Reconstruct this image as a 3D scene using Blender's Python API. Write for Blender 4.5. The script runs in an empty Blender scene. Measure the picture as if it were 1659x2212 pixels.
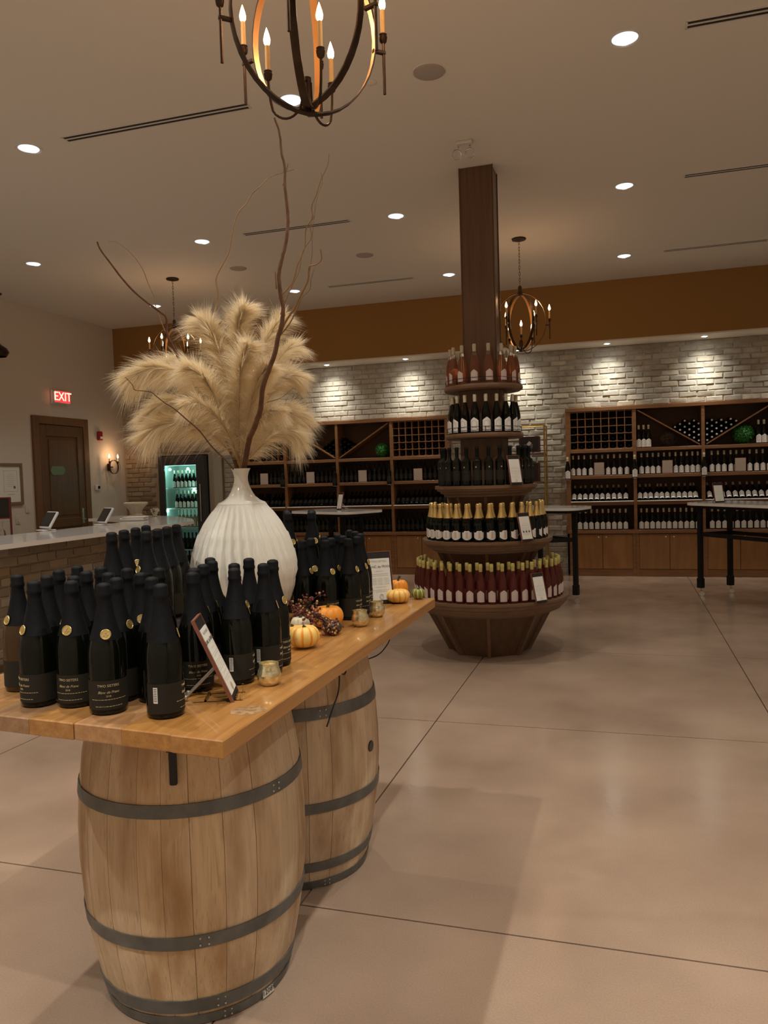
import bpy, math, random
from mathutils import Vector, Matrix
from math import sin, cos, pi, radians, sqrt, atan2, hypot
RN = random.Random(11)
SC = bpy.context.scene
COL = SC.collection

# ---------------------------------------------------------------- camera, world, exposure, lights
FPX = 1689.8
cd = bpy.data.cameras.new('camera'); cam = bpy.data.objects.new('camera', cd); COL.objects.link(cam)
cd.sensor_fit = 'HORIZONTAL'; cd.sensor_width = 36.0; cd.lens = FPX / 1659 * 36.0
cd.clip_start = 0.05; cd.clip_end = 60
cam.matrix_world = Matrix(((0.955868, 0.015578, 0.293382, 0.0),
                           (0.292191, 0.053809, -0.954845, 0.0),
                           (-0.030661, 0.998430, 0.046883, 1.6),
                           (0, 0, 0, 1)))
SC.camera = cam
w = bpy.data.worlds.new('world'); SC.world = w; w.use_nodes = True
w.node_tree.nodes['Background'].inputs[0].default_value = (0.9, 0.85, 0.8, 1)
w.node_tree.nodes['Background'].inputs[1].default_value = 0.01
SC.view_settings.view_transform = 'Standard'
SC.view_settings.look = 'None'
SC.view_settings.exposure = 0.14
SC.view_settings.gamma = 1.0
SC.view_settings.use_curve_mapping = False

CZ = 4.25                     # ceiling height
BH = 11.64                    # bulkhead face
YB = 12.16                    # recessed brick face
FB = 12.02                    # face of the shelving
LX = -8.36                    # left wall
SZ = 3.40                     # underside of the bulkhead
P_SPOT = 112.0; P_SOFFIT = 58.0; P_BULB = 0.9
GX = [2.29, 0.05, -2.19, -4.43, -6.70]
GY = [0.0, 2.45, 5.21, 7.86, 10.41]
ROWP = [1.65, 1.1, 0.75, 0.42, 0.30]     # the far rows are dimmed

def lamp(kind, loc, power, color, size=0.04, angle=None, blend=0.4, target=None, name='lamp'):
    d = bpy.data.lights.new(name, kind); d.energy = power; d.color = color
    if kind in ('POINT', 'SPOT'): d.shadow_soft_size = size
    if kind == 'SPOT': d.spot_size = radians(angle); d.spot_blend = blend
    o = bpy.data.objects.new(name, d); COL.objects.link(o); o.location = loc
    if target is not None:
        o.rotation_euler = (Vector(target) - Vector(loc)).to_track_quat('-Z', 'Y').to_euler()
    return o
for gx in GX:
    for gy, pw in zip(GY, ROWP):
        lamp('SPOT', (gx, gy, CZ - 0.02), P_SPOT * pw, (1.0, 0.965, 0.88), 0.03, 106, 0.6, (gx, gy, 0), 'downlight_lamp')
SOFX = [-5.82, -4.53, -3.22, -1.50, -0.20, 1.11, 2.42]
for sx in SOFX:
    lamp('SPOT', (sx, 11.86, SZ - 0.025), P_SOFFIT * 0.42, (1.0, 0.96, 0.85), 0.02, 110, 1.0, (sx, 12.16, 2.15), 'bulkhead_lamp')
    lamp('SPOT', (sx, 11.86, SZ - 0.026), P_SOFFIT * 0.85, (1.0, 0.96, 0.85), 0.02, 66, 1.0, (sx, 12.05, 2.5), 'bulkhead_lamp_beam')

# ---------------------------------------------------------------- materials
MT = {}
def mat(name, col=(0.5, 0.5, 0.5), rough=0.5, metal=0.0, spec=0.5, trans=0.0, emit=None, es=0.0, ior=1.45,
        coat=0.0, var=0.0, noise=None, bump=None, alpha=1.0, sheen=0.0):
    """noise=(scale xyz, colour 2, contrast lo, hi); bump=(scale xyz, strength, distance); var=per-object value change"""
    if name in MT: return MT[name]
    m = bpy.data.materials.new(name); m.use_nodes = True; nt = m.node_tree; N = nt.nodes; L = nt.links
    b = N['Principled BSDF']
    b.inputs['Base Color'].default_value = (*col, 1); b.inputs['Roughness'].default_value = rough
    b.inputs['Metallic'].default_value = metal; b.inputs['Specular IOR Level'].default_value = spec
    b.inputs['Transmission Weight'].default_value = trans; b.inputs['IOR'].default_value = ior
    b.inputs['Coat Weight'].default_value = coat; b.inputs['Alpha'].default_value = alpha
    b.inputs['Sheen Weight'].default_value = sheen
    if emit: b.inputs['Emission Color'].default_value = (*emit, 1); b.inputs['Emission Strength'].default_value = es
    src = None
    if noise or bump or var:
        tc = N.new('ShaderNodeTexCoord'); oi = N.new('ShaderNodeObjectInfo')
        off = N.new('ShaderNodeVectorMath'); off.operation = 'ADD'
        mul = N.new('ShaderNodeMath'); mul.operation = 'MULTIPLY'; mul.inputs[1].default_value = 37.0
        L.new(oi.outputs['Random'], mul.inputs[0])
        L.new(tc.outputs['Object'], off.inputs[0]); L.new(mul.outputs[0], off.inputs[1])
    if noise:
        mp = N.new('ShaderNodeMapping'); mp.inputs['Scale'].default_value = noise[0]; L.new(off.outputs[0], mp.inputs[0])
        nz = N.new('ShaderNodeTexNoise'); nz.inputs['Scale'].default_value = 1; nz.inputs['Detail'].default_value = 5
        nz.inputs['Roughness'].default_value = 0.6
        L.new(mp.outputs[0], nz.inputs['Vector'])
        cr = N.new('ShaderNodeValToRGB'); cr.color_ramp.elements[0].position = noise[2]; cr.color_ramp.elements[1].position = noise[3]
        cr.color_ramp.elements[0].color = (*col, 1); cr.color_ramp.elements[1].color = (*noise[1], 1)
        L.new(nz.outputs['Fac'], cr.inputs[0]); src = cr.outputs[0]
        if len(noise) > 4:        # second, larger stain layer: (scale xyz, colour, lo, hi)
            for (s2, c2, lo, hi) in noise[4:]:
                mp2 = N.new('ShaderNodeMapping'); mp2.inputs['Scale'].default_value = s2; L.new((tc.outputs['Object'] if s2[0] < 20 else off.outputs[0]), mp2.inputs[0])
                n2 = N.new('ShaderNodeTexNoise'); n2.inputs['Scale'].default_value = 1; n2.inputs['Detail'].default_value = 4
                L.new(mp2.outputs[0], n2.inputs['Vector'])
                mr = N.new('ShaderNodeMapRange'); mr.inputs['From Min'].default_value = lo; mr.inputs['From Max'].default_value = hi
                L.new(n2.outputs['Fac'], mr.inputs[0])
                mx = N.new('ShaderNodeMixRGB'); mx.inputs[2].default_value = (*c2, 1)
                L.new(mr.outputs[0], mx.inputs[0]); L.new(src, mx.inputs[1]); src = mx.outputs[0]
    if var:
        hs = N.new('ShaderNodeHueSaturation')
        mr = N.new('ShaderNodeMapRange'); mr.inputs['To Min'].default_value = 1 - var; mr.inputs['To Max'].default_value = 1 + var
        L.new(oi.outputs['Random'], mr.inputs[0]); L.new(mr.outputs[0], hs.inputs['Value'])
        m2 = N.new('ShaderNodeMath'); m2.operation = 'MULTIPLY'; m2.inputs[1].default_value = 7.13
        fr = N.new('ShaderNodeMath'); fr.operation = 'FRACT'
        L.new(oi.outputs['Random'], m2.inputs[0]); L.new(m2.outputs[0], fr.inputs[0])
        m3 = N.new('ShaderNodeMapRange'); m3.inputs['To Min'].default_value = 1 - var; m3.inputs['To Max'].default_value = 1 + var * 0.7
        L.new(fr.outputs[0], m3.inputs[0]); L.new(m3.outputs[0], hs.inputs['Saturation'])
        if src: L.new(src, hs.inputs['Color'])
        else: hs.inputs['Color'].default_value = (*col, 1)
        src = hs.outputs[0]
    if src: L.new(src, b.inputs['Base Color'])
    if bump:
        mp = N.new('ShaderNodeMapping'); mp.inputs['Scale'].default_value = bump[0]; L.new(off.outputs[0], mp.inputs[0])
        nz = N.new('ShaderNodeTexNoise'); nz.inputs['Scale'].default_value = 1; nz.inputs['Detail'].default_value = 4
        L.new(mp.outputs[0], nz.inputs['Vector'])
        bp = N.new('ShaderNodeBump'); bp.inputs['Strength'].default_value = bump[1]; bp.inputs['Distance'].default_value = bump[2]
        L.new(nz.outputs['Fac'], bp.inputs['Height']); L.new(bp.outputs[0], b.inputs['Normal'])
    MT[name] = m
    return m

M_ceil = mat('ceiling_paint', (0.77, 0.74, 0.675), 0.85, spec=0.2, bump=((3, 3, 3), 0.15, 0.02))
M_wall = mat('wall_paint', (0.66, 0.60, 0.52), 0.75, spec=0.25, bump=((60, 60, 60), 0.1, 0.002))
M_bulk = mat('ochre_paint', (0.34, 0.185, 0.058), 0.7, spec=0.25, bump=((60, 60, 60), 0.1, 0.002))
M_soff = mat('white_trim_paint', (0.74, 0.70, 0.62), 0.7)
M_brick = mat('pale_brick', (0.36, 0.33, 0.27), 0.85, spec=0.2, var=0.2, noise=((9, 9, 9), (0.50, 0.46, 0.38), 0.35, 0.7), bump=((45, 45, 45), 0.6, 0.006))
M_mort = mat('pale_mortar', (0.40, 0.37, 0.31), 0.95, spec=0.1, bump=((80, 80, 80), 0.5, 0.004))
M_brickd = mat('tan_and_unlit_brick', (0.27, 0.215, 0.15), 0.85, spec=0.2, var=0.22, noise=((9, 9, 9), (0.31, 0.24, 0.165), 0.35, 0.7), bump=((45, 45, 45), 0.6, 0.006))
M_mortd = mat('tan_and_unlit_mortar', (0.34, 0.29, 0.215), 0.95, spec=0.1)
M_cherry = mat('cherry_wood', (0.19, 0.085, 0.032), 0.42, noise=((3, 3, 40), (0.27, 0.13, 0.052), 0.35, 0.7), bump=((4, 4, 60), 0.15, 0.002))
M_cherryh = mat('cherry_wood_long', (0.19, 0.085, 0.032), 0.42, noise=((3, 40, 40), (0.27, 0.13, 0.052), 0.35, 0.7))
M_inner = mat('dark_cabinet_back', (0.085, 0.042, 0.02), 0.6)
M_door = mat('cabinet_veneer', (0.25, 0.115, 0.036), 0.42, noise=((14, 14, 2), (0.33, 0.16, 0.055), 0.35, 0.7), var=0.05)
M_col = mat('dark_walnut', (0.10, 0.053, 0.029), 0.32, noise=((30, 30, 1.5), (0.15, 0.082, 0.045), 0.35, 0.7))
M_tower = mat('walnut_shelf', (0.14, 0.078, 0.041), 0.42, noise=((3, 20, 20), (0.19, 0.108, 0.058), 0.35, 0.7))
M_towerd = mat('walnut_core', (0.095, 0.05, 0.025), 0.5, noise=((20, 20, 3), (0.13, 0.07, 0.036), 0.35, 0.7))
M_oak = mat('barrel_oak', (0.57, 0.41, 0.25), 0.6, spec=0.3, var=0.09,
            noise=((60, 60, 4), (0.70, 0.53, 0.35), 0.3, 0.75, ((6, 6, 1.9), (0.33, 0.18, 0.078), 0.50, 0.74), ((220, 220, 5), (0.36, 0.22, 0.11), 0.56, 0.85)),
            bump=((140, 140, 5), 0.35, 0.003))
M_oakin = mat('barrel_gap', (0.10, 0.05, 0.025), 0.9)
M_hoop = mat('galvanised_hoop', (0.13, 0.135, 0.13), 0.52, metal=0.55, noise=((12, 12, 12), (0.20, 0.20, 0.19), 0.35, 0.7), bump=((90, 90, 90), 0.2, 0.001))
M_table = mat('table_plank', (0.295, 0.132, 0.036), 0.33, var=0.16, coat=0.25,
              noise=((45, 2.2, 45), (0.44, 0.22, 0.068), 0.3, 0.72, ((160, 6, 160), (0.25, 0.095, 0.025), 0.58, 0.8)), bump=((90, 4, 90), 0.2, 0.002))
M_glue = mat('plank_joint', (0.10, 0.045, 0.015), 0.8)
M_steel = mat('brushed_steel', (0.62, 0.62, 0.60), 0.3, metal=1.0)
M_black = mat('black_metal', (0.009, 0.009, 0.010), 0.5, spec=0.25)
M_bronze = mat('dark_bronze', (0.045, 0.028, 0.018), 0.38, metal=0.75, noise=((20, 20, 20), (0.08, 0.05, 0.032), 0.35, 0.7))
M_goldin = mat('golden_inner_face', (0.62, 0.33, 0.12), 0.38, metal=0.6)  # golden tone on the inner faces of the hoops only
M_sleeve = mat('candle_sleeve', (0.62, 0.42, 0.18), 0.6)
M_bulb = mat('candle_bulb', (1, 0.8, 0.6), 0.2, emit=(1.0, 0.62, 0.34), es=14.0)
M_lens = mat('downlight_lens', (0.9, 0.93, 1), 0.3, emit=(0.82, 0.92, 1.0), es=0.95)
M_sofb = mat('bulkhead_bulb', (1, 1, 1), 0.3, emit=(1.0, 0.97, 0.90), es=70.0)
M_lens2 = mat('lamp_core', (1, 1, 1), 0.3, emit=(1.0, 0.97, 0.92), es=9.0)
M_trimw = mat('white_trim', (0.7, 0.68, 0.64), 0.5)
M_vent = mat('vent_slot', (0.02, 0.018, 0.016), 0.7)
M_quartz = mat('quartz_top', (0.50, 0.47, 0.44), 0.12, noise=((14, 14, 14), (0.62, 0.59, 0.56), 0.4, 0.7))
M_qedge = mat('lit_quartz_edge', (0.86, 0.83, 0.78), 0.25)  # lighter than the top: lamp highlight on the edge put into the colour
M_white = mat('white_plastic', (0.75, 0.75, 0.74), 0.35)
M_screen = mat('dark_screen', (0.01, 0.011, 0.013), 0.1)
M_paper = mat('menu_paper', (0.80, 0.79, 0.72), 0.7)
M_ink = mat('printed_ink', (0.16, 0.15, 0.14), 0.8)
M_inkl = mat('faint_ink', (0.50, 0.49, 0.45), 0.8)
M_lgold = mat('gold_ink', (0.50, 0.40, 0.22), 0.5)
M_board = mat('menu_board', (0.018, 0.014, 0.013), 0.6)
M_bedge = mat('menu_board_edge', (0.24, 0.085, 0.055), 0.5)
M_acryl = mat('clear_acrylic', (0.95, 0.96, 0.95), 0.03, trans=1.0, ior=1.15)
M_vase = mat('white_ceramic', (0.84, 0.82, 0.74), 0.55, spec=0.4, bump=((150, 150, 150), 0.15, 0.001))
M_vaseg = mat('white_glaze', (0.86, 0.84, 0.77), 0.16, spec=0.6)
M_fluff = mat('pampas_fluff', (0.97, 0.88, 0.68), 0.8, spec=0.1, sheen=0.3)
M_stem = mat('pampas_stem', (0.50, 0.32, 0.12), 0.7)
M_branch = mat('willow_bark', (0.095, 0.042, 0.018), 0.65, noise=((30, 30, 30), (0.17, 0.08, 0.036), 0.35, 0.7))
M_twig = mat('pale_twig', (0.30, 0.18, 0.085), 0.65)
M_champ = mat('black_wine_glass', (0.003, 0.0035, 0.002), 0.045, spec=0.35)
M_amber = mat('amber_brown_glass', (0.05, 0.022, 0.004), 0.06, spec=0.55)
M_foil = mat('black_foil', (0.005, 0.0056, 0.007), 0.58, spec=0.2, bump=((120, 120, 60), 0.5, 0.002))
M_lblk = mat('charcoal_label', (0.020, 0.017, 0.012), 0.65, spec=0.3)
M_gold = mat('gold_seal', (0.72, 0.54, 0.22), 0.35, metal=0.7, bump=((300, 300, 300), 0.6, 0.001))
M_goldf = mat('gold_foil', (0.75, 0.56, 0.22), 0.33, metal=0.75, bump=((150, 150, 60), 0.4, 0.002))
M_pink = mat('rose_wine', (0.62, 0.30, 0.17), 0.05, trans=0.85, ior=1.33)
M_red = mat('pink_wine_dark', (0.34, 0.085, 0.06), 0.07, trans=0.8, ior=1.33)
M_clear = mat('clear_bottle_glass', (0.85, 0.80, 0.75), 0.04, trans=0.92, ior=1.2)
M_lwht = mat('white_label', (0.80, 0.78, 0.74), 0.7)
M_lgry = mat('label_emblem', (0.55, 0.53, 0.50), 0.7)
M_lpnk = mat('pale_pink_label', (0.62, 0.50, 0.46), 0.7)
M_capc = mat('cream_capsule', (0.56, 0.51, 0.36), 0.5)
M_capg = mat('gold_capsule', (0.50, 0.42, 0.13), 0.45)
M_caps = mat('silver_cap', (0.60, 0.60, 0.58), 0.35, metal=0.4)
M_green = mat('boxwood_leaf', (0.035, 0.20, 0.03), 0.6, noise=((30, 30, 30), (0.06, 0.30, 0.05), 0.35, 0.7))
M_vine = mat('dry_vine', (0.075, 0.05, 0.03), 0.8)
M_brass = mat('brass_tube', (0.45, 0.28, 0.09), 0.3, metal=0.9)
M_fridge = mat('fridge_body', (0.045, 0.045, 0.045), 0.4)
M_fint = mat('fridge_liner', (0.55, 0.62, 0.60), 0.5)
M_fglow = mat('fridge_light_strip', (0.6, 1, 0.9), 0.4, emit=(0.45, 1.0, 0.83), es=2.6)
M_pane = mat('window_glass', (0.9, 0.95, 0.95), 0.02, trans=1.0, ior=1.02, spec=0.3)
M_exit = mat('exit_red', (0.9, 0.02, 0.03), 0.4, emit=(1.0, 0.03, 0.04), es=1.6)
M_exitl = mat('exit_letters', (1, 0.3, 0.2), 0.4, emit=(1.0, 0.30, 0.18), es=4.0)
M_alarm = mat('alarm_red', (0.30, 0.012, 0.012), 0.4)
M_ddoor = mat('door_walnut', (0.10, 0.047, 0.017), 0.45, noise=((25, 25, 1.5), (0.14, 0.068, 0.026), 0.35, 0.7))
M_dtrim = mat('door_trim_wood', (0.15, 0.072, 0.026), 0.45, noise=((25, 25, 1.5), (0.19, 0.095, 0.036), 0.35, 0.7))
M_refl = mat('green_reflection', (0.13, 0.19, 0.09), 0.4)
M_pframe = mat('picture_frame_wood', (0.22, 0.15, 0.085), 0.5)
M_mercury = mat('gold_mercury_glass', (0.86, 0.79, 0.52), 0.2, metal=0.85, noise=((70, 70, 70), (0.66, 0.54, 0.28), 0.45, 0.6), bump=((110, 110, 110), 0.35, 0.003))
M_wax = mat('candle_wax', (0.7, 0.6, 0.35), 0.5)
M_porc = mat('carved_stone', (0.52, 0.45, 0.33), 0.35, noise=((20, 20, 20), (0.60, 0.54, 0.42), 0.35, 0.7))
M_berry = mat('berry_purple', (0.15, 0.035, 0.035), 0.3)
M_berryg = mat('berry_gold', (0.60, 0.34, 0.13), 0.3)
M_bstem = mat('berry_stem', (0.10, 0.055, 0.03), 0.7)
M_pumpo = mat('orange_rind', (0.86, 0.30, 0.03), 0.4, noise=((12, 12, 12), (0.90, 0.38, 0.05), 0.4, 0.7))
M_pumpy = mat('cream_rind', (0.88, 0.60, 0.17), 0.42, noise=((60, 60, 60), (0.90, 0.50, 0.10), 0.55, 0.75))
M_pumpw = mat('white_rind', (0.72, 0.66, 0.47), 0.45)
M_pumpg = mat('green_rind', (0.045, 0.06, 0.035), 0.35, noise=((25, 25, 25), (0.20, 0.25, 0.17), 0.6, 0.75))
M_gourdg = mat('striped_green_rind', (0.17, 0.20, 0.035), 0.45)
M_gourdy = mat('striped_yellow_rind', (0.60, 0.55, 0.17), 0.45)
M_pstem = mat('pumpkin_stem', (0.07, 0.06, 0.02), 0.7)
M_cord = mat('black_cord', (0.012, 0.01, 0.01), 0.5)
M_redtrim = mat('red_display_edge', (0.16, 0.02, 0.02), 0.5)
M_clearw = mat('glassware', (0.9, 0.9, 0.92), 0.03, trans=0.95, ior=1.15)
M_speak = mat('speaker_grille', (0.42, 0.37, 0.33), 0.8)
M_tag = mat('barrel_tag', (0.62, 0.58, 0.50), 0.6)

# floor slabs: polished tinted concrete with a mottled sheen
def floor_mat():
    m = bpy.data.materials.new('polished_concrete'); m.use_nodes = True; nt = m.node_tree; N = nt.nodes; L = nt.links
    b = N['Principled BSDF']; tc = N.new('ShaderNodeTexCoord')
    def nz(scale, detail, rough=0.6):
        n = N.new('ShaderNodeTexNoise'); n.inputs['Scale'].default_value = scale; n.inputs['Detail'].default_value = detail
        n.inputs['Roughness'].default_value = rough; L.new(tc.outputs['Object'], n.inputs['Vector']); return n
    a = nz(1.1, 4, 0.5); c = N.new('ShaderNodeValToRGB')
    c.color_ramp.elements[0].position = 0.28; c.color_ramp.elements[0].color = (0.265, 0.182, 0.128, 1)
    c.color_ramp.elements[1].position = 0.78; c.color_ramp.elements[1].color = (0.44, 0.315, 0.228, 1)
    L.new(a.outputs['Fac'], c.inputs[0])
    s = nz(160, 3, 0.7); r2 = N.new('ShaderNodeMapRange'); r2.inputs['From Min'].default_value = 0.25; r2.inputs['From Max'].default_value = 0.75
    r2.inputs['To Min'].default_value = 0.87; r2.inputs['To Max'].default_value = 1.12; L.new(s.outputs['Fac'], r2.inputs[0])
    mx = N.new('ShaderNodeMixRGB'); mx.blend_type = 'MULTIPLY'; mx.inputs[0].default_value = 1
    L.new(c.outputs[0], mx.inputs[1]); L.new(r2.outputs[0], mx.inputs[2]); L.new(mx.outputs[0], b.inputs['Base Color'])
    d = nz(2.2, 5); r = N.new('ShaderNodeMapRange'); r.inputs['To Min'].default_value = 0.08; r.inputs['To Max'].default_value = 0.24
    r.inputs['From Min'].default_value = 0.1; r.inputs['From Max'].default_value = 0.9
    L.new(d.outputs['Fac'], r.inputs[0]); L.new(r.outputs[0], b.inputs['Roughness'])
    b.inputs['Specular IOR Level'].default_value = 0.42
    bp = N.new('ShaderNodeBump'); bp.inputs['Strength'].default_value = 0.06; bp.inputs['Distance'].default_value = 0.01
    e = nz(35, 3); L.new(e.outputs['Fac'], bp.inputs['Height']); L.new(bp.outputs[0], b.inputs['Normal'])
    return m
M_floor = floor_mat()
M_joint = mat('saw_cut_joint', (0.10, 0.055, 0.033), 0.9)

# fluff lets light through
def fluff_fix(m):
    nt = m.node_tree; N = nt.nodes; L = nt.links; b = N['Principled BSDF']; out = N['Material Output']
    t = N.new('ShaderNodeBsdfTranslucent'); t.inputs[0].default_value = (0.98, 0.88, 0.68, 1)
    mx = N.new('ShaderNodeMixShader'); mx.inputs[0].default_value = 0.55
    L.new(b.outputs[0], mx.inputs[1]); L.new(t.outputs[0], mx.inputs[2]); L.new(mx.outputs[0], out.inputs[0])
fluff_fix(M_fluff)

# ---------------------------------------------------------------- mesh builder
class G:
    def __init__(s): s.v = []; s.f = []; s.m = []
    def face(s, idx, m=0): s.f.append(tuple(idx)); s.m.append(m)
    def box(s, c, d, rz=0.0, m=0, b=0.0, rot=None):
        """centre c, full size d, chamfer b"""
        hx, hy, hz = d[0] / 2, d[1] / 2, d[2] / 2
        R = rot if rot is not None else Matrix.Rotation(rz, 3, 'Z')
        c = Vector(c); o = len(s.v)
        if b <= 0:
            for x, y, z in ((-1, -1, -1), (1, -1, -1), (1, 1, -1), (-1, 1, -1), (-1, -1, 1), (1, -1, 1), (1, 1, 1), (-1, 1, 1)):
                s.v.append(c + R @ Vector((x * hx, y * hy, z * hz)))
            for q in ((0, 3, 2, 1), (4, 5, 6, 7), (0, 1, 5, 4), (1, 2, 6, 5), (2, 3, 7, 6), (3, 0, 4, 7)): s.face([o + k for k in q], m)
            return s
        ids = {}; h = (hx, hy, hz); b = min(b, min(h) * 0.9)
        for sx in (-1, 1):
            for sy in (-1, 1):
                for sz in (-1, 1):
                    sg = (sx, sy, sz)
                    for a in range(3):
                        p = [sg[k] * (h[k] - (0 if k == a else b)) for k in range(3)]
                        ids[(sg, a)] = len(s.v); s.v.append(c + R @ Vector(p))
        def add(keys):
            idx = [ids[k] for k in keys]
            P = [s.v[i] for i in idx]; cc = sum(P, Vector()) / len(P); n = (P[1] - P[0]).cross(P[2] - P[0])
            if n.dot(cc - c) < 0: idx.reverse()
            s.face(idx, m)
        for a in range(3):
            u, v = (a + 1) % 3, (a + 2) % 3
            for sg in (-1, 1):
                ks = []
                for su, sv in ((-1, -1), (1, -1), (1, 1), (-1, 1)):
                    t = [0, 0, 0]; t[a] = sg; t[u] = su; t[v] = sv; ks.append((tuple(t), a))
                add(ks)
            for su in (-1, 1):
                for sv in (-1, 1):
                    t1 = [0, 0, 0]; t1[u] = su; t1[v] = sv; t1[a] = -1; t2 = list(t1); t2[a] = 1
                    add([(tuple(t1), u), (tuple(t1), v), (tuple(t2), v), (tuple(t2), u)])
        for sx in (-1, 1):
            for sy in (-1, 1):
                for sz in (-1, 1):
                    add([((sx, sy, sz), 0), ((sx, sy, sz), 1), ((sx, sy, sz), 2)])
        return s
    def bb(s, x0, x1, y0, y1, z0, z1, m=0, b=0.0):
        return s.box(((x0 + x1) / 2, (y0 + y1) / 2, (z0 + z1) / 2), (x1 - x0, y1 - y0, z1 - z0), 0, m, b)
    def prism(s, poly, z0, z1, m=0, mside=None, origin=(0, 0, 0)):
        o = len(s.v); n = len(poly); ox, oy, oz = origin
        for z in (z0, z1):
            for x, y in poly: s.v.append(Vector((x + ox, y + oy, z + oz)))
        area = sum(poly[i][0] * poly[(i + 1) % n][1] - poly[(i + 1) % n][0] * poly[i][1] for i in range(n))
        bot = list(range(o, o + n)); top = list(range(o + n, o + 2 * n))
        if area > 0: bot.reverse()
        else: top.reverse()
        s.face(bot, m); s.face(top, m)
        for i in range(n):
            j = (i + 1) % n; q = [o + i, o + j, o + n + j, o + n + i]
            if area < 0: q.reverse()
            s.face(q, m if mside is None else mside)
        return s
    def lathe(s, prof, n=24, c=(0, 0, 0), m=0, ms=None, cap=True, M=None, a0=0.0, a1=2 * pi, rf=None):
        """prof: (r, z) from bottom to top"""
        o = len(s.v); full = abs(a1 - a0 - 2 * pi) < 1e-6; k = n if full else n + 1
        for r, z in prof:
            for i in range(k):
                a = a0 + (a1 - a0) * i / n
                rr = r * (rf(a, z) if rf else 1.0)
                p = Vector((rr * cos(a), rr * sin(a), z))
                if M is not None: p = M @ p
                s.v.append(p + Vector(c))
        for j in range(len(prof) - 1):
            mm = ms[j] if ms else m
            for i in range(n):
                i2 = (i + 1) % k
                s.face([o + j * k + i, o + j * k + i2, o + (j + 1) * k + i2, o + (j + 1) * k + i], mm)
        if cap and full:
            if prof[0][0] > 1e-6: s.face([o + i for i in range(k)][::-1], ms[0] if ms else m)
            if prof[-1][0] > 1e-6: s.face([o + (len(prof) - 1) * k + i for i in range(k)], ms[-1] if ms else m)
        return s
    def tube(s, pts, r, n=6, m=0, closed=False, cap=True):
        pts = [Vector(p) for p in pts]; N = len(pts); o = len(s.v)
        rr = r if isinstance(r, (list, tuple)) else [r] * N
        prev = None
        for i in range(N):
            t = (pts[(i + 1) % N] - pts[i - 1]) if closed else (pts[min(i + 1, N - 1)] - pts[max(i - 1, 0)])
            t.normalize()
            if prev is None:
                a = Vector((0, 0, 1)) if abs(t.z) < 0.9 else Vector((1, 0, 0)); u = t.cross(a).normalized()
            else:
                u = (prev - t * prev.dot(t)).normalized()
            prev = u; v = t.cross(u)
            for k in range(n):
                a = 2 * pi * k / n; s.v.append(pts[i] + (u * cos(a) + v * sin(a)) * rr[i])
        R = N if closed else N - 1
        for i in range(R):
            j = (i + 1) % N
            for k in range(n):
                k2 = (k + 1) % n; s.face([o + i * n + k, o + i * n + k2, o + j * n + k2, o + j * n + k], m)
        if cap and not closed:
            s.face([o + k for k in range(n)][::-1], m); s.face([o + (N - 1) * n + k for k in range(n)], m)
        return s
    def sphere(s, c, r, n=10, m=0, sq=(1, 1, 1)):
        prof = [(sin(pi * j / (n // 2 + 1)), -cos(pi * j / (n // 2 + 1))) for j in range(n // 2 + 2)]
        o = len(s.v); c = Vector(c); h = n // 2 + 1
        s.v.append(c + Vector((0, 0, -r * sq[2])))
        for j in range(1, h):
            for i in range(n):
                a = 2 * pi * i / n; s.v.append(c + Vector((prof[j][0] * cos(a) * r * sq[0], prof[j][0] * sin(a) * r * sq[1], prof[j][1] * r * sq[2])))
        s.v.append(c + Vector((0, 0, r * sq[2]))); top = len(s.v) - 1
        for i in range(n):
            i2 = (i + 1) % n
            s.face([o, o + 1 + i2, o + 1 + i], m); s.face([top, o + 1 + (h - 2) * n + i, o + 1 + (h - 2) * n + i2], m)
            for j in range(h - 2):
                s.face([o + 1 + j * n + i, o + 1 + j * n + i2, o + 1 + (j + 1) * n + i2, o + 1 + (j + 1) * n + i], m)
        return s
    def mesh(s, name, mats, smooth=True, ang=35):
        me = bpy.data.meshes.new(name); me.from_pydata([tuple(v) for v in s.v], [], s.f)
        for mm in (mats if isinstance(mats, (list, tuple)) else [mats]): me.materials.append(mm)
        me.polygons.foreach_set('material_index', s.m)
        me.polygons.foreach_set('use_smooth', [smooth] * len(s.f))
        if smooth: me.set_sharp_from_angle(angle=radians(ang))
        me.update(); return me
    def build(s, name, mats, parent=None, **k):
        return put(name, s.mesh(name, mats, **k), parent)

def put(name, me, parent=None, loc=(0, 0, 0), rot=(0, 0, 0)):
    o = bpy.data.objects.new(name, me); COL.objects.link(o); o.parent = parent
    o.location = loc; o.rotation_euler = rot
    return o
def tag(o, label=None, cat=None, group=None, kind=None):
    if label: o['label'] = label
    if cat: o['category'] = cat
    if group: o['group'] = group
    if kind: o['kind'] = kind
    return o
def thing(name, loc, label, cat, group=None, rz=0.0):
    o = bpy.data.objects.new(name, None); COL.objects.link(o); o.location = loc; o.rotation_euler = (0, 0, rz)
    o.empty_display_size = 0.1
    return tag(o, label, cat, group)
def struct(o, label=None): o['kind'] = 'structure'; (label and o.__setitem__('label', label)); return o
ORD = 'first second third fourth fifth sixth seventh eighth ninth tenth eleventh twelfth thirteenth fourteenth fifteenth sixteenth seventeenth eighteenth nineteenth twentieth'.split()
ORD += ['twenty-' + x for x in ORD[:9]] + ['thirtieth'] + ['thirty-' + x for x in ORD[:9]] + ['fortieth'] + ['forty-' + x for x in ORD[:9]]

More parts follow.
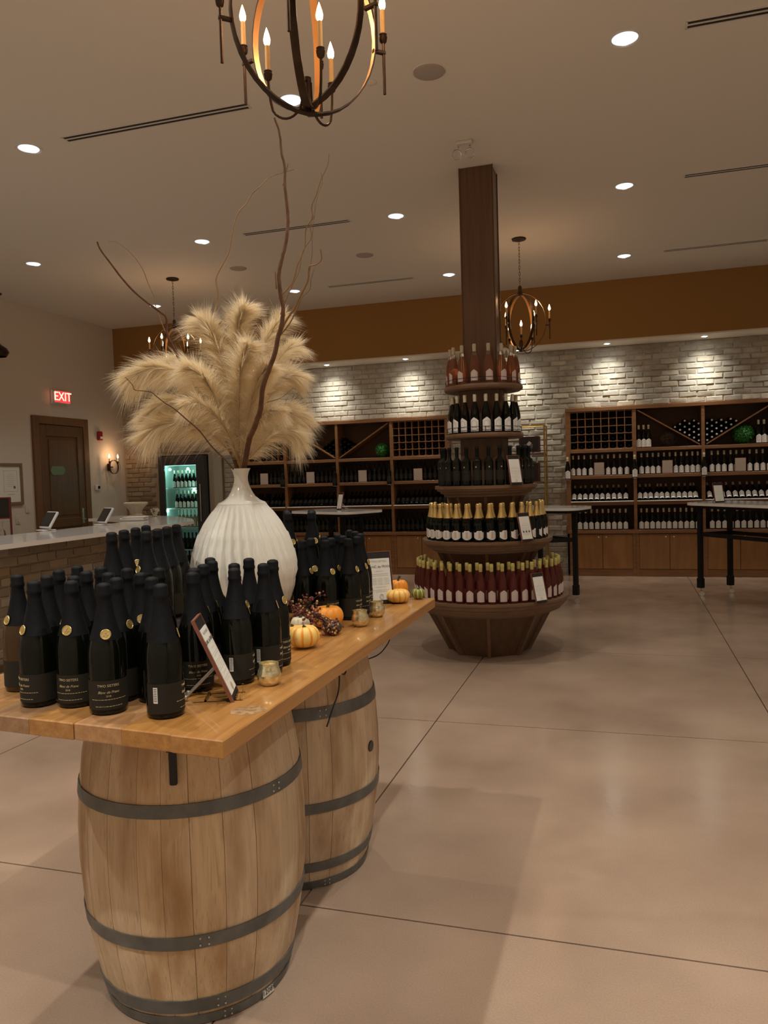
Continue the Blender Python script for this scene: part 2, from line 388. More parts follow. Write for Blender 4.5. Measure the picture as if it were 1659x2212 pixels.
_tc = {}
def text_mesh(string, size, mt, align='CENTER', shear=0.0, bend=0.0, thick=0.0003, space=1.0):
    """flat lettering in the local XZ plane facing -Y; bend = cylinder radius round the local Z axis"""
    key = (string, size, mt.name, align, shear, bend, thick)
    if key in _tc: return _tc[key]
    cu = bpy.data.curves.new('lettering', 'FONT'); cu.body = string; cu.size = size; cu.align_x = align; cu.align_y = 'CENTER'
    cu.shear = shear; cu.extrude = thick; cu.resolution_u = 2; cu.space_character = space
    o = bpy.data.objects.new('lettering', cu); COL.objects.link(o)
    dg = bpy.context.evaluated_depsgraph_get(); me = bpy.data.meshes.new_from_object(o.evaluated_get(dg))
    bpy.data.objects.remove(o)
    for v in me.vertices:
        x, y, z = v.co
        if bend: a = x / bend; v.co = ((bend + z) * sin(a), -(bend + z) * cos(a), y)
        else: v.co = (x, -z, y)
    me.materials.clear(); me.materials.append(mt); me.name = 'lettering'; _tc[key] = me
    return me

# ---------------------------------------------------------------- room shell
X0, X1, Y0 = LX, 3.6, -1.6
g = G(); g.bb(X0, X1, Y0, YB + 0.3, -0.12, -0.012); fl = struct(g.build('floor', M_joint))
XJ = [X0 + 0.02, -5.65, -3.60, -1.186, 0.866, 2.93, X1 - 0.02]; YJ = [Y0 + 0.02, 0.40, 2.632, 4.86, 6.98, 9.1, 11.2, YB + 0.28]
jw = 0.0038
for i in range(len(XJ) - 1):
    for j in range(len(YJ) - 1):
        g = G(); g.bb(XJ[i] + jw, XJ[i + 1] - jw, YJ[j] + jw, YJ[j + 1] - jw, -0.03, 0.0)
        g.build('slab', M_floor, fl, smooth=False)
g = G(); g.bb(X0 - 0.1, X1 + 0.1, Y0 - 0.1, YB + 0.4, CZ, CZ + 0.12); struct(g.build('ceiling', M_ceil))
g = G(); g.bb(X0 - 0.15, X0, Y0 - 0.1, YB + 0.4, -0.1, CZ); struct(g.build('wall_left', M_wall))
g = G(); g.bb(X1, X1 + 0.15, Y0 - 0.1, YB + 0.4, -0.1, CZ); struct(g.build('wall_right', M_wall))
g = G(); g.bb(X0 - 0.1, X1 + 0.1, Y0 - 0.15, Y0, -0.1, CZ); struct(g.build('wall_front', M_wall))
# ochre bulkhead: face, and its white underside
g = G(); g.bb(X0 + 0.002, X1, BH, YB + 0.29, SZ + 0.02, CZ - 0.001)
o = g.build('wall_bulkhead', M_bulk); struct(o)
g = G(); g.bb(-6.62, X1, BH + 0.001, YB - 0.005, SZ, SZ + 0.02); g.bb(X0 + 0.002, -6.62, BH + 0.001, 11.79, SZ, SZ + 0.02)
struct(g.build('trim_1', M_soff))
# recessed brick wall behind the shelving, with its openings
YM = YB + 0.006
g = G(); g.bb(-6.62, X1, YM, YB + 0.28, 2.515, SZ, 0); g.bb(-2.592, -0.828, YM, YB + 0.28, 0, 2.515)
g.bb(-6.62, -6.345, YM, YB + 0.28, 0, 2.515); g.bb(-6.345, 2.1, YB + 0.26, YB + 0.28, 0, 2.515); g.bb(2.075, X1, YM, YB + 0.28, 0, 2.515)
wb = struct(g.build('wall_back', M_mort))
def brick_mesh(l, h, d, seed, mt):
    r = random.Random(seed); g = G(); g.box((0, 0, 0), (l, d, h), 0, 0, 0.008)
    for k, v in enumerate(g.v): g.v[k] = Vector((v.x + r.uniform(-.006, .006), v.y + r.uniform(-.004, .004), v.z + r.uniform(-.005, .005)))
    return g.mesh('brick', mt, ang=25)
BMS = [brick_mesh(0.228 + 0.006 * (k % 3), 0.070, 0.05, k, M_brick) for k in range(7)]
BMH = [brick_mesh(0.115, 0.070, 0.05, 20 + k, M_brick) for k in range(4)]
def brick_rows(x0, x1, z0, z1, y, wall, meshes, halves, limit, skip=None, px=0.242, pz=0.0815):
    """bricks as parts nearest the camera first; what exceeds the limit is joined into one piece"""
    spots = []
    nrow = int((z1 - z0) / pz + 0.2)
    for r in range(nrow):
        zc = z0 + pz * (r + 0.5); x = x0 - (px / 2 if r % 2 else 0) + RN.uniform(-.03, .03)
        while x < x1 - 0.03:
            a, b_ = max(x, x0), min(x + px, x1)
            if b_ - a > 0.07: spots.append(((a + b_) / 2, zc, (b_ - a)))
            x += px
    if skip: spots = [s_ for s_ in spots if not skip(*s_)]
    spots.sort(key=lambda q: (q[0] - 0.3) ** 2 + 0.5 * (q[1] - 2.9) ** 2)
    rest = G()
    for k, (x, z, l) in enumerate(spots):
        jy = RN.uniform(-.005, .005); jr = RN.uniform(-.02, .02)
        if k < limit:
            me = RN.choice(meshes) if l > 0.19 else RN.choice(halves)
            base = 0.234 if l > 0.19 else 0.115
            o = put('brick', me, wall, (x, y + 0.0215 + jy, z), (0, jr, RN.choice((0, pi)) ))
            o.scale = ((l - 0.015) / base, 1, 1)
        else: rest.box((x, y + 0.0215 + jy, z), (l - 0.010, 0.05, 0.070), 0, 0, 0.008)
    if rest.v: tag(rest.build('brick_courses', meshes[0].materials[0], wall), kind='stuff')
brick_rows(-6.60, X1 - .01, 2.512, SZ - 0.005, YB, wb, BMS, BMH, 235)
brick_rows(2.09, X1 - .01, 0.02, 2.512, YB, wb, BMS, BMH, 0)
brick_rows(-2.590, -0.832, 0.02, 2.512, YB, wb, BMS, BMH, 65)
brick_rows(-6.615, -6.352, 0.9, 2.512, YB, wb, BMS, BMH, 0)
# brick return left of the recess; its unlit look is put into darker colours
g = G(); g.bb(X0 + 0.001, -7.64, 11.815, YB + 0.28, 0, SZ + 0.02); g.bb(-7.64, -6.71, 11.815, YB + 0.28, 2.05, SZ + 0.02); g.bb(-6.71, -6.62, 11.815, YB + 0.28, 0, SZ + 0.02); g.bb(-7.64, -6.71, YB + .25, YB + 0.28, 0, 2.05); wc = struct(g.build('wall_back_left', M_mortd))
BMD = [brick_mesh(0.234, 0.070, 0.05, 40 + k, M_brickd) for k in range(5)]
BMDH = [brick_mesh(0.115, 0.070, 0.05, 60 + k, M_brickd) for k in range(3)]
brick_rows(X0 + 0.03, -6.63, 0.95, SZ - 0.005, 11.80, wc, BMD, BMDH, 260, lambda x, z, l: z < 2.07 and -7.64 - l / 2 < x < -6.71 + l / 2)
# outward brick return edge of the recess
# ---------------------------------------------------------------- ceiling fittings
ci = 0
rown = ['nearest row', 'nearest row', 'nearest row', 'middle row', 'far row']
coln = {0.05: 'right of the square column', -2.19: 'just left of the square column', -4.43: 'above the pampas vase', -6.70: 'farthest left', 2.29: 'beyond the right edge'}
def lathe_mesh(prof, mats, n=28, **k): g = G(); g.lathe(prof, n, **k); return g.mesh('part', mats)
ring = lathe_mesh([(0.078, CZ * 0), (0.1, -0.004), (0.104, 0.0)], M_trimw, cap=False)
lens = lathe_mesh([(0.0001, -0.001), (0.079, -0.0015)], M_lens, cap=False)
core = lathe_mesh([(0.0001, -0.006), (0.028, -0.005), (0.034, -0.001)], M_lens2, cap=False)
for j, gy in enumerate(GY):
    if j < 2: continue
    for gx in GX:
        if gx > 1: continue
        t = thing('ceiling_downlight', (gx, gy, CZ), 'round lit recessed downlight, %s, %s' % (rown[j], coln[gx]), 'light', 'recessed ceiling downlights')
        put('trim_ring', ring, t); put('lens', lens, t); put('bulb', core, t, (0.0, 0.045, 0.0))
def vent(x, y, l, label):
    t = thing('linear_vent', (x, y, CZ), label, 'vent', 'slot vents in the ceiling')
    g = G()
    for s_ in (-1, 1): g.box((0, s_ * 0.042, -0.003), (l + 0.02, 0.007, 0.008))
    g.box((0, 0, -0.003), (l, 0.014, 0.008)); g.box((l / 2 + 0.006, 0, -0.003), (0.012, 0.09, 0.008)); g.box((-l / 2 - 0.006, 0, -0.003), (0.012, 0.09, 0.008))
    g.build('vent_frame', M_trimw, t)
    for s_ in (-1, 1):
        g = G(); g.box((0, s_ * 0.023, -0.002), (l, 0.028, 0.004)); g.build('slot', M_vent, t)
vent(-3.28, 5.17, 1.54, 'long dark slot vent at left, nearest the iron chandelier')
vent(-3.28, 7.80, 1.20, 'dark slot vent behind the tall bare branch')
vent(-3.28, 10.36, 1.21, 'short dark slot vent near the far wall, left of column')
vent(1.18, 5.18, 1.54, 'dark slot vent in the top right corner')
vent(1.18, 7.80, 1.20, 'dark slot vent at right, second from the camera')
vent(1.10, 10.36, 1.15, 'thin dark slot vent at right nearest the ochre bulkhead')
def disc(name, x, y, r, label, cat, m=M_speak, h=0.012):
    t = thing(name, (x, y, CZ), label, cat)
    g = G(); g.lathe([(r * 0.9, -h), (r * 0.97, -h * .8), (r, 0)], 28); g.build('cover', m, t)
    g = G(); g.lathe([(r, -0.004), (r * 1.06, -0.003), (r * 1.08, 0)], 28, cap=False); g.build('rim', M_trimw, t)
disc('ceiling_speaker', -1.184, 5.17, 0.105, 'round flush speaker right of the big chandelier', 'speaker')
disc('ceiling_speaker', -4.58, 9.00, 0.105, 'round flush speaker near the chandelier canopy on left', 'speaker')
disc('ceiling_speaker', -2.93, 9.07, 0.105, 'round flush speaker right of the tall branch', 'speaker')
disc('sprinkler_cover', -1.592, 5.17, 0.042, 'small round sprinkler cover beside the nearest speaker', 'sprinkler', M_ceil, 0.006)
disc('sprinkler_cover', -1.605, 7.74, 0.042, 'small round sprinkler cover left of the square column', 'sprinkler', M_ceil, 0.006)
disc('sprinkler_cover', -5.875, 7.73, 0.042, 'small round sprinkler cover above the left chandelier', 'sprinkler', M_ceil, 0.006)
t = thing('emergency_light', (-1.178, 6.33, CZ), 'pair of small white spot heads on the ceiling before column', 'light')
g = G(); g.box((0, 0, -0.012), (0.13, 0.06, 0.024), 0, 0, 0.006); g.build('base', M_trimw, t)
for s_ in (-1, 1):
    g = G(); g.tube([(s_ * 0.045, 0, -0.04), (s_ * 0.05, -0.02, -0.07)], 0.009); g.lathe([(0.018, -0.02), (0.036, 0.0), (0.042, 0.028), (0.034, 0.034), (0.001, 0.036)], 16, (s_ * 0.052, -0.025, -0.10), M=Matrix.Rotation(radians(125), 3, 'X')); g.build('lamp_head', M_clearw, t)

# ---------------------------------------------------------------- left wall fittings
def on_left(name, y, z, label, cat): return thing(name, (LX, y, z), label, cat)
# door
dr = struct(thing('door_1', (LX, 10.20, 0), 'dark panelled wooden door in the left wall', None)); 
if 'category' in dr: del dr['category']
yl, yr, zt = -0.62, 0.62, 2.65
g = G(); g.bb(0.001, 0.05, yl, yl + 0.12, 0, zt, 0, .006); g.build('door_jamb', M_dtrim, dr)
g = G(); g.bb(0.001, 0.05, yr - 0.12, yr, 0, zt, 0, .006); g.build('door_jamb', M_dtrim, dr)
g = G(); g.bb(0.001, 0.052, yl + .12, yr - .12, zt - 0.12, zt, 0, .006); g.build('door_head', M_dtrim, dr)
g = G(); g.bb(0.001, 0.02, yl + .12, yr - .12, 0, zt - .12)
for (a, b_, c_, d_) in ((yl + .13, yl + .27, .01, zt - .13), (yr - .27, yr - .13, .01, zt - .13), (yl + .27, yr - .27, zt - .30, zt - .13), (yl + .27, yr - .27, .01, .25), (yl + .27, yr - .27, .95, 1.08)):
    g.bb(0.02, 0.036, a, b_, c_, d_, 0, .004)
lf = g.build('door_leaf', M_ddoor, dr)
for z0_, z1_ in ((1.13, zt - .35), (0.30, .90)):
    g = G(); g.bb(0.02, 0.031, yl + .32, yr - .32, z0_, z1_, 0, .008); g.build('panel', M_ddoor, lf)
g = G(); g.bb(0.036, 0.044, yr - .23, yr - .19, 0.98, 1.22, 0, .003); g.tube([(0.044, yr - .21, 1.05), (.085, yr - .21, 1.05), (.085, yr - .30, 1.05)], .008); g.build('handle', M_steel, lf)
g = G(); P = [(-.165, 0), (-.14, .05), (-.11, .068), (.11, .068), (.14, .05), (.165, 0), (.14, -.05), (.11, -.068), (-.11, -.068), (-.14, -.05)]
n0 = len(P)
for xx in (0.031, 0.04):
    for a, b_ in P: g.v.append(Vector((xx, a - .13, b_ + 1.825)))
g.face(range(n0, 2 * n0)); [g.face((i, (i + 1) % n0, n0 + (i + 1) % n0, n0 + i)) for i in range(n0)]
g.build('door_reflection', M_refl, lf)  # greenish reflection on the door, put in as a coloured plate
struct_keys = dr
# exit sign
t = on_left('exit_sign', 10.21, 2.96, 'lit red EXIT sign above the dark wooden door', 'sign')
g = G(); g.bb(0.001, 0.03, -.19, .19, -.11, .105, 0, .006); g.build('backplate', M_trimw, t)
g = G(); g.bb(0.03, 0.075, -.175, .175, -.095, .095, 0, .008); g.build('housing', M_white, t)
g = G(); g.bb(0.075, 0.08, -.165, .165, -.085, .085); g.build('lit_face', M_exit, t)
me = text_mesh('EXIT', 0.19, M_exitl, thick=.002)
o = put('lettering', me, t, (0.082, 0, 0.0), (0, 0, pi / 2))
t = on_left('fire_alarm', 11.14, 2.40, 'small red fire alarm unit on wall above the sconce', 'alarm')
g = G(); g.bb(0.001, 0.045, -.055, .055, -.075, .075, 0, .01); g.build('body', M_alarm, t)
g = G(); g.bb(0.045, 0.06, -.03, .03, -.05, -.01, 0, .004); g.build('strobe_lens', M_lwht, t)
t = on_left('thermostat', 11.03, 1.54, 'small white thermostat on wall below the sconce', 'thermostat')
g = G(); g.bb(0.001, 0.03, -.06, .06, -.045, .045, 0, .008); g.build('body', M_white, t)
g = G(); g.bb(0.03, 0.033, -.01, .045, -.02, .03); g.build('display', M_screen, t)
t = on_left('picture_frame', 9.08, 1.635, 'framed white certificate on the left wall edge', 'picture')
g = G()
for a, b_, c_, d_ in ((-.26, -.215, -.30, .30), (.215, .26, -.30, .30), (-.215, .215, .255, .30), (-.215, .215, -.30, -.255)): g.bb(.001, .03, a, b_, c_, d_, 0, .005)
g.build('frame', M_pframe, t)
g = G(); g.bb(.001, .012, -.215, .215, -.255, .255); g.build('sheet', M_paper, t)
g = G()
for a, b_, c_, d_ in ((-.10, .16, .19, .195), (-.10, .16, -.105, -.10), (-.10, -.095, -.10, .19), (.155, .16, -.10, .19), (-.04, .10, -.15, -.14)): g.bb(.012, .013, a, b_, c_, d_)
for k in range(7): g.bb(.012, .013, -.03 - .02 * (k % 2), .09 + .02 * (k % 2), .14 - k * .028, .144 - k * .028)
g.build('printed_lines', M_inkl, t)
g = G(); g.lathe([(0.0001, .0), (.022, .0)], 16, (0.0135, .10, -.045), M=Matrix.Rotation(pi / 2, 3, 'Y'), cap=False); g.build('wax_seal', M_ink, t)
for yy, zz, lb in ((9.42, 1.27, 'blank white wall plate right of the certificate'), (9.22, 1.12, 'blank white wall plate below the certificate frame')):
    t = on_left('wall_plate', yy, zz, lb, 'switch'); g = G(); g.bb(.001, .012, -.04, .04, -.06, .06, 0, .004); g.build('plate', M_wall, t)
    g = G(); g.bb(.012, .018, -.015, .015, -.03, .03, 0, .003); g.build('rocker', M_wall, t)

# ---------------------------------------------------------------- chandeliers
def band(rx, rz_, w_, th, ang, n=40, m=0):
    """vertical flat-bar hoop, flat faces in and out"""
    g = G(); ca, sa = cos(ang), sin(ang)
    for i in range(n):
        a = 2 * pi * i / n
        for dr_, dw in ((0, -w_ / 2), (0, w_ / 2), (th, w_ / 2), (th, -w_ / 2)):
            x = (rx - dr_) * cos(a); z = (rz_ - dr_) * sin(a)
            g.v.append(Vector((x * ca - dw * sa, x * sa + dw * ca, z)))
    for i in range(n):
        j = (i + 1) % n
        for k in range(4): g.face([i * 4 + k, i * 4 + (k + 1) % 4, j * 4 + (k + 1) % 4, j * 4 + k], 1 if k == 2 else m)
    return g
cup = G().lathe([(.006, -.03), (.014, -.022), (.017, -.004), (.013, .0), (.016, .006), (.012, .008)], 12).mesh('cup', M_bronze)
slv = G().lathe([(.0095, .006), (.0095, .10), (.006, .101)], 12).mesh('sleeve', M_sleeve)
blb = G().lathe([(.006, .100), (.0125, .112), (.0135, .124), (.010, .140), (.005, .156), (.0008, .168)], 12).mesh('bulb', M_bulb)
rodm = G().tube([(0, 0, -.225), (0, 0, -.028)], .0062, 8).mesh('rod', M_bronze)
def chandelier(x, y, zc, label, rot, chain=True, inner=True, lights=2, pw=1.0):
    t = thing('orb_chandelier', (x, y, zc), label, 'chandelier', None, rot)
    for k in range(3):
        band(.290 - .012 * k, .335 - .012 * k, .030, .006, radians(60 * k)).build('hoop', [M_bronze, M_goldin], t)
    for k in range(6):
        a = radians(60 * k); px, py = .325 * cos(a), .325 * sin(a)
        r_ = put('candle_rod', rodm, t, (px, py, 0.02))
        put('cup', cup, r_); put('candle_sleeve', slv, r_); put('bulb', blb, r_)
        g = G(); g.box((.305 * cos(a), .305 * sin(a), -.045), (.055, .016, .014), a, 0, .002); g.build('clamp', M_bronze, t)
    g = G(); g.tube([(0, 0, -.33), (0, 0, -.21)], .011, 8); g.tube([(0, 0, -.215), (0, 0, -.20)], .016, 8)
    hub = g.build('hub', M_bronze, t)
    for k in range(3):
        a = radians(30 + 120 * k); pts = []
        for i in range(15):
            u = i / 14; ang = -pi * u
            rr = .085 + .065 * -cos(pi * u) ; zz = -.26 - .085 * sin(pi * u) + (.05 if i == 0 else 0) + (.06 * max(0, (i - 11) / 3))
            pts.append((rr * cos(a), rr * sin(a), zz))
        g = G(); g.tube(pts, .005, 6); arm = g.build('curled_arm', M_bronze, t)
        ex = pts[-1]; c1 = put('cup', cup, arm, (ex[0], ex[1], ex[2] + .03)); put('candle_sleeve', slv, arm, (ex[0], ex[1], ex[2] + .03)); put('bulb', blb, arm, (ex[0], ex[1], ex[2] + .03))
    g = G(); g.lathe([(.012, .30), (.03, .31), (.03, .345), (.022, .36), (.022, .40), (.008, .42)], 14); g.build('finial', M_bronze, t)
    if chain:
        top = CZ - zc - 0.03; n = int((top - .43) / .034); g = G()
        for i in range(n):
            z = .43 + (i + .5) * (top - .43) / n; h_ = (top - .43) / n * .66
            pts = [((cos(q) * .008, 0, z + sin(q) * h_) if i % 2 else (0, cos(q) * .008, z + sin(q) * h_)) for q in [2 * pi * v / 8 for v in range(8)]]
            g.tube(pts, .0022, 4, closed=True)
        tag(g.build('chain', M_bronze, t), kind='stuff')
        g = G(); g.lathe([(.03, top - .0), (.05, top + .008), (.078, top + .012), (.082, top + .022), (.07, top + .03)], 20); g.build('canopy', M_bronze, t)
    for k in range(lights):
        a = rot + radians(60 + 360 / lights * k)
        lamp('POINT', (x + .325 * cos(a), y + .325 * sin(a), zc + .21), P_BULB * 9 / lights * 0.6 * pw, (1.0, 0.55, 0.27), 0.02, name='candle_lamp')
chandelier(-1.125, 2.84, 3.315, 'large iron orb chandelier cut off at the top edge', 0.73, lights=3, pw=2.9)
chandelier(-1.10, 9.14, 3.30, 'small iron orb chandelier hanging right of the square column', 0.15, lights=3)
chandelier(-5.59, 9.11, 3.30, 'iron orb chandelier hanging behind the pampas plumes', 0.55, lights=3)
t = thing('pendant_lamp', (-8.195, 8.82, CZ), 'dark pendant lamp almost entirely cut off by the left edge', 'lamp')
G().lathe([(.02, -.04), (.07, -.03), (.10, -.012), (.10, 0)], 20).build('canopy', M_bronze, t); G().tube([(0, 0, -.04), (0, 0, -.66)], .006, 6).build('rod', M_bronze, t)
G().lathe([(.12, -.86), (.155, -.80), (.13, -.75), (.06, -.70), (.03, -.66), (.001, -.65)], 24, cap=False).build('shade', M_bronze, t)
# wall sconce
t = on_left('wall_sconce', 11.36, 1.90, 'two-candle iron ring sconce right of the dark door', 'sconce')
for rr in (0.12, 0.105):
    g = G()
    for v in band(rr, rr, .022, .005, radians(90 if rr > .11 else 40), 28).v: g.v.append(v + Vector((.11, 0, -.02)))
    g.f = list(band(rr, rr, .022, .005, 0, 28).f); g.m = [0] * len(g.f); g.build('hoop', M_bronze, t)
g = G(); g.box((0.01, 0, -.02), (.02, .08, .12), 0, 0, .005); g.tube([(0.01, 0, -.02), (.09, 0, -.02)], .008, 8); g.build('backplate', M_bronze, t)
for s_ in (-1, 1):
    g = G(); g.tube([(.11, s_ * .10, -.06), (.11, s_ * .115, .06)], .006, 6); ar = g.build('candle_rod', M_bronze, t)
    put('cup', cup, ar, (.11, s_ * .115, .07)); o = put('candle_sleeve', slv, ar, (.11, s_ * .115, .07)); o.scale = (1, 1, .5); put('bulb', blb, ar, (.11, s_ * .115, .03))
lamp('POINT', (LX + .2, 11.36, 2.10), 2.2, (1.0, 0.55, 0.27), 0.02, name='sconce_lamp')
# lamp fittings under the bulkhead
for k, sx in enumerate(SOFX[:-1]):
    nm = ['hidden behind the pampas plumes', 'left above the cubby bookcase', 'just left of the display tower', 'behind the display tower', 'left above the right bookcase', 'nearest the right edge'][k]
    t = thing('bulkhead_spotlight', (sx, 11.86, SZ), 'small bright spotlight under the ochre bulkhead, ' + nm, 'light', 'spotlights under the bulkhead')
    g = G(); g.lathe([(.03, -.001), (.05, -.006), (.052, 0)], 18, cap=False); g.build('trim_ring', M_trimw, t)
    g = G(); g.lathe([(.0001, -.010), (.024, -.008), (.03, -.001)], 18, cap=False); g.build('bulb', M_sofb, t)

# ---------------------------------------------------------------- bottles
def patch(g, r, th, zb, zt, n=10, m=0, c0=0.0):
    """curved label on a cylinder facing -Y; zb, zt may be functions of u in -1..1"""
    o = len(g.v)
    for i in range(n + 1):
        u = -1 + 2 * i / n; a = c0 + u * th
        for z in (zb(u) if callable(zb) else zb, zt(u) if callable(zt) else zt): g.v.append(Vector((r * sin(a), -r * cos(a), z)))
    for i in range(n): g.face([o + 2 * i, o + 2 * i + 2, o + 2 * i + 3, o + 2 * i + 1], m)
    return g
def prof_mesh(prof, mats, n=20, ms=None, name='part', cap=True): return G().lathe(prof, n, ms=ms, cap=cap).mesh(name, mats, ang=50)
CH = [(.030, .006), (.040, .0), (.0445, .004), (.0455, .012), (.0455, .135), (.0447, .152), (.0425, .168), (.0385, .184), (.0335, .200), (.0285, .217), (.0235, .237), (.0195, .257), (.0165, .277), (.015, .30)]
CF = [(.0392, .1835), (.0343, .200), (.0293, .217), (.0243, .237), (.0203, .257), (.0175, .275), (.0168, .286), (.0186, .290), (.0190, .296), (.0172, .300), (.0175, .313), (.0155, .319), (.008, .3225), (.0001, .323)]
m_ch_body = prof_mesh(CH, M_champ, 24, name='bottle'); m_am_body = prof_mesh(CH, M_amber, 24, name='bottle')
m_foil_k = prof_mesh(CF, M_foil, 20, name='foil', cap=False); m_foil_g = prof_mesh([(r * 1.0, z) for r, z in CF[1:]], M_goldf, 16, name='foil', cap=False)
m_lab_k = patch(G(), .0461, radians(152), .014, .086, 30).mesh('label', M_lblk)
g = G(); nz_ = 14
g.v.append(Vector((0, 0, 0)))
for i in range(nz_): a = 2 * pi * i / nz_; g.v.append(Vector((.0105 * cos(a), -.0012, .0105 * sin(a))))
for i in range(nz_): g.face((0, 1 + i, 1 + (i + 1) % nz_))
o_ = len(g.v)
for r_, y_ in ((.0105, -.0012), (.0095, -.0022), (.0088, -.0012)):
    for i in range(nz_): a = 2 * pi * i / nz_; g.v.append(Vector((r_ * cos(a), y_, r_ * sin(a))))
for j in range(2):
    for i in range(nz_): g.face((o_ + j * nz_ + i, o_ + j * nz_ + (i + 1) % nz_, o_ + (j + 1) * nz_ + (i + 1) % nz_, o_ + (j + 1) * nz_ + i))
for v in ((0, .004), (-.003, -.001), (.003, -.001), (0, -.004)): g.box((v[0], -.0014, v[1]), (.0035, .0015, .003))
m_seal = g.mesh('seal', M_gold)
RH = [(.026, .006), (.035, .0), (.0385, .004), (.0395, .012), (.0395, .132), (.0378, .158), (.0340, .184), (.0283, .210), (.0222, .234), (.0172, .254), (.0148, .268), (.0142, .30), (.014, .322)]
RC = [(.0151, .267), (.0151, .300), (.0165, .301), (.0165, .312), (.0153, .315), (.0153, .328), (.0138, .330), (.0001, .330)]
BO = [(.026, .006), (.034, .0), (.0372, .004), (.038, .012), (.038, .190), (.0365, .203), (.030, .214), (.020, .223), (.0155, .234), (.0145, .25), (.0145, .31)]
BC = [(.0153, .245), (.0153, .295), (.0168, .297), (.0168, .308), (.0155, .310), (.0153, .320), (.0001, .320)]
def shield(m, w_=radians(47), r=.0400, zb=.020, zs=.092, zp=.116):
    g = G(); patch(g, r, w_, lambda u: zb, lambda u: zs + (zp - zs) * (1 - abs(u)) ** 0.9 if abs(u) < .999 else zs, 12, 0)
    hexr = .55
    patch(g, r + .0005, w_ * .62, lambda u: zb + .022 + .016 * abs(u), lambda u: zs + .004 - .016 * abs(u), 8, 1)
    patch(g, r + .0009, w_ * .50, lambda u: zb + .027 + .014 * abs(u), lambda u: zs - .001 - .014 * abs(u), 8, 0)
    return g.mesh('label', [m, M_lgry])
m_rose = prof_mesh(RH, [M_pink, M_clear], 20, ms=[0] * 8 + [1] * 4, name='bottle'); m_redb = prof_mesh(RH, M_red, 18, name='bottle')
m_darkb = prof_mesh(RH, M_champ, 16, name='bottle'); m_bord = prof_mesh(BO, M_champ, 18, name='bottle')
m_cap_c = prof_mesh(RC, M_capc, 12, name='capsule'); m_cap_g = prof_mesh(RC, M_capg, 12, name='capsule'); m_cap_s = prof_mesh(RC, M_caps, 12, name='capsule')
m_cap_k = prof_mesh(BC, M_foil, 12, name='capsule')
m_sh_w = shield(M_lwht, radians(60), zb=.012, zs=.104, zp=.132); m_sh_p = shield(M_lpnk)
m_lab_d = patch(G(), .0386, radians(85), .045, .125, 12).mesh('label', M_lblk)
g = G(); g.box((0, -.0395, .152), (.009, .001, .011)); m_em = g.mesh('emblem', M_gold)
m_lab_i = (lambda g: (patch(g, .0461, radians(60), lambda u: .018 + .020 * abs(u) ** 2, lambda u: .098 - .018 * abs(u) - .004 * cos(9 * u), 14, 0), patch(g, .0465, radians(12), .034, .086, 4, 1), patch(g, .0465, radians(20), .032, .036, 6, 1), g)[-1])(G()).mesh('label', [M_lwht, M_lpnk])
m_bar = (lambda g: (patch(g, .0466, radians(7), .040, .078, 3, 0), [patch(g, .0469, radians(5.4), .044 + .0042 * k, .0462 + .0042 * k, 3, 1) for k in range(8)], g)[-1])(G()).mesh('barcode', [M_lwht, M_ink])
KIND = {'black': (m_ch_body, [('foil', m_foil_k), ('label', m_lab_k)]),
        'amber': (m_am_body, [('foil', m_foil_k), ('label', m_lab_k)]),
        'gold': (m_ch_body, [('foil', m_foil_g), ('label', m_lab_i)]),
        'rose': (m_rose, [('capsule', m_cap_c), ('label', m_sh_p)]),
        'red': (m_redb, [('capsule', m_cap_g), ('label', m_sh_p)]),
        'white': (m_darkb, [('capsule', m_cap_c), ('label', m_sh_w)]),
        'silver': (m_darkb, [('capsule', m_cap_s)]),
        'dark': (m_bord, [('capsule', m_cap_k), ('label', m_lab_d)]),
        'darkg': (m_bord, [('capsule', m_cap_k), ('label', m_lab_d), ('emblem', m_em)]),
        'foiled': (m_bord, [('capsule', m_cap_k)])}
KNAME = {'black': 'sparkling_wine_bottle', 'amber': 'sparkling_wine_bottle', 'gold': 'sparkling_wine_bottle', 'rose': 'rose_wine_bottle', 'red': 'rose_wine_bottle', 'white': 'white_wine_bottle', 'silver': 'white_wine_bottle', 'dark': 'red_wine_bottle', 'darkg': 'red_wine_bottle', 'foiled': 'red_wine_bottle'}
def bottle(kind, loc, label, group=None, rz=0.0, rx=0.0, name=None, s=1.0):
    me, ch = KIND[kind]; name = name or KNAME[kind]; o = put(name, me, None, loc, (rx, 0, rz)); o.scale = (s, s, s)
    tag(o, label, 'bottle', group)
    for n_, m_ in ch: put(n_, m_, o)
    return o
def facing(x, y): return atan2(-x, y)          # turns a label towards the entrance side of the room

# ---------------------------------------------------------------- square column and display tower
TX, TY = -1.185, 6.99
g = G(); g.bb(TX - .143, TX + .143, TY - .123, TY + .123, 0, CZ, 0, .006); o = g.build('column', M_col)
struct(o, 'square dark wood column rising through the round display tower')
g = G()
for sx in (-1, 1):
    for sy in (-1, 1): g.bb(TX + sx * .146 - .004, TX + sx * .146 + .004, TY + sy * .126 - .004, TY + sy * .126 + .004, 2.40, CZ)
g.build('corner_bead', M_col, o)
t = thing('display_tower', (TX, TY, 0), 'five-tier round walnut display tower built around the square column', 'display stand')
ROUND = {1: (.513, .712), 2: (1.016, .580), 3: (1.487, .455), 4: (1.940, .342), 5: (2.360, .345)}
def hole(prof_outer, n=64, ri=.21):
    """closed ring section so the column passes through"""
    pts = [(ri, prof_outer[0][1])] + prof_outer + [(ri, prof_outer[-1][1])]; g = G(); g.lathe(pts + [pts[0]], n, cap=False); return g
hole([(.58, .376), (.60, .384), (.60, .40), (.645, .405), (.65, .43), (.672, .435), (.675, .452), (.695, .462), (.700, .49), (.712, .495), (.712, .513)]).build('shelf', M_tower, t, ang=18)
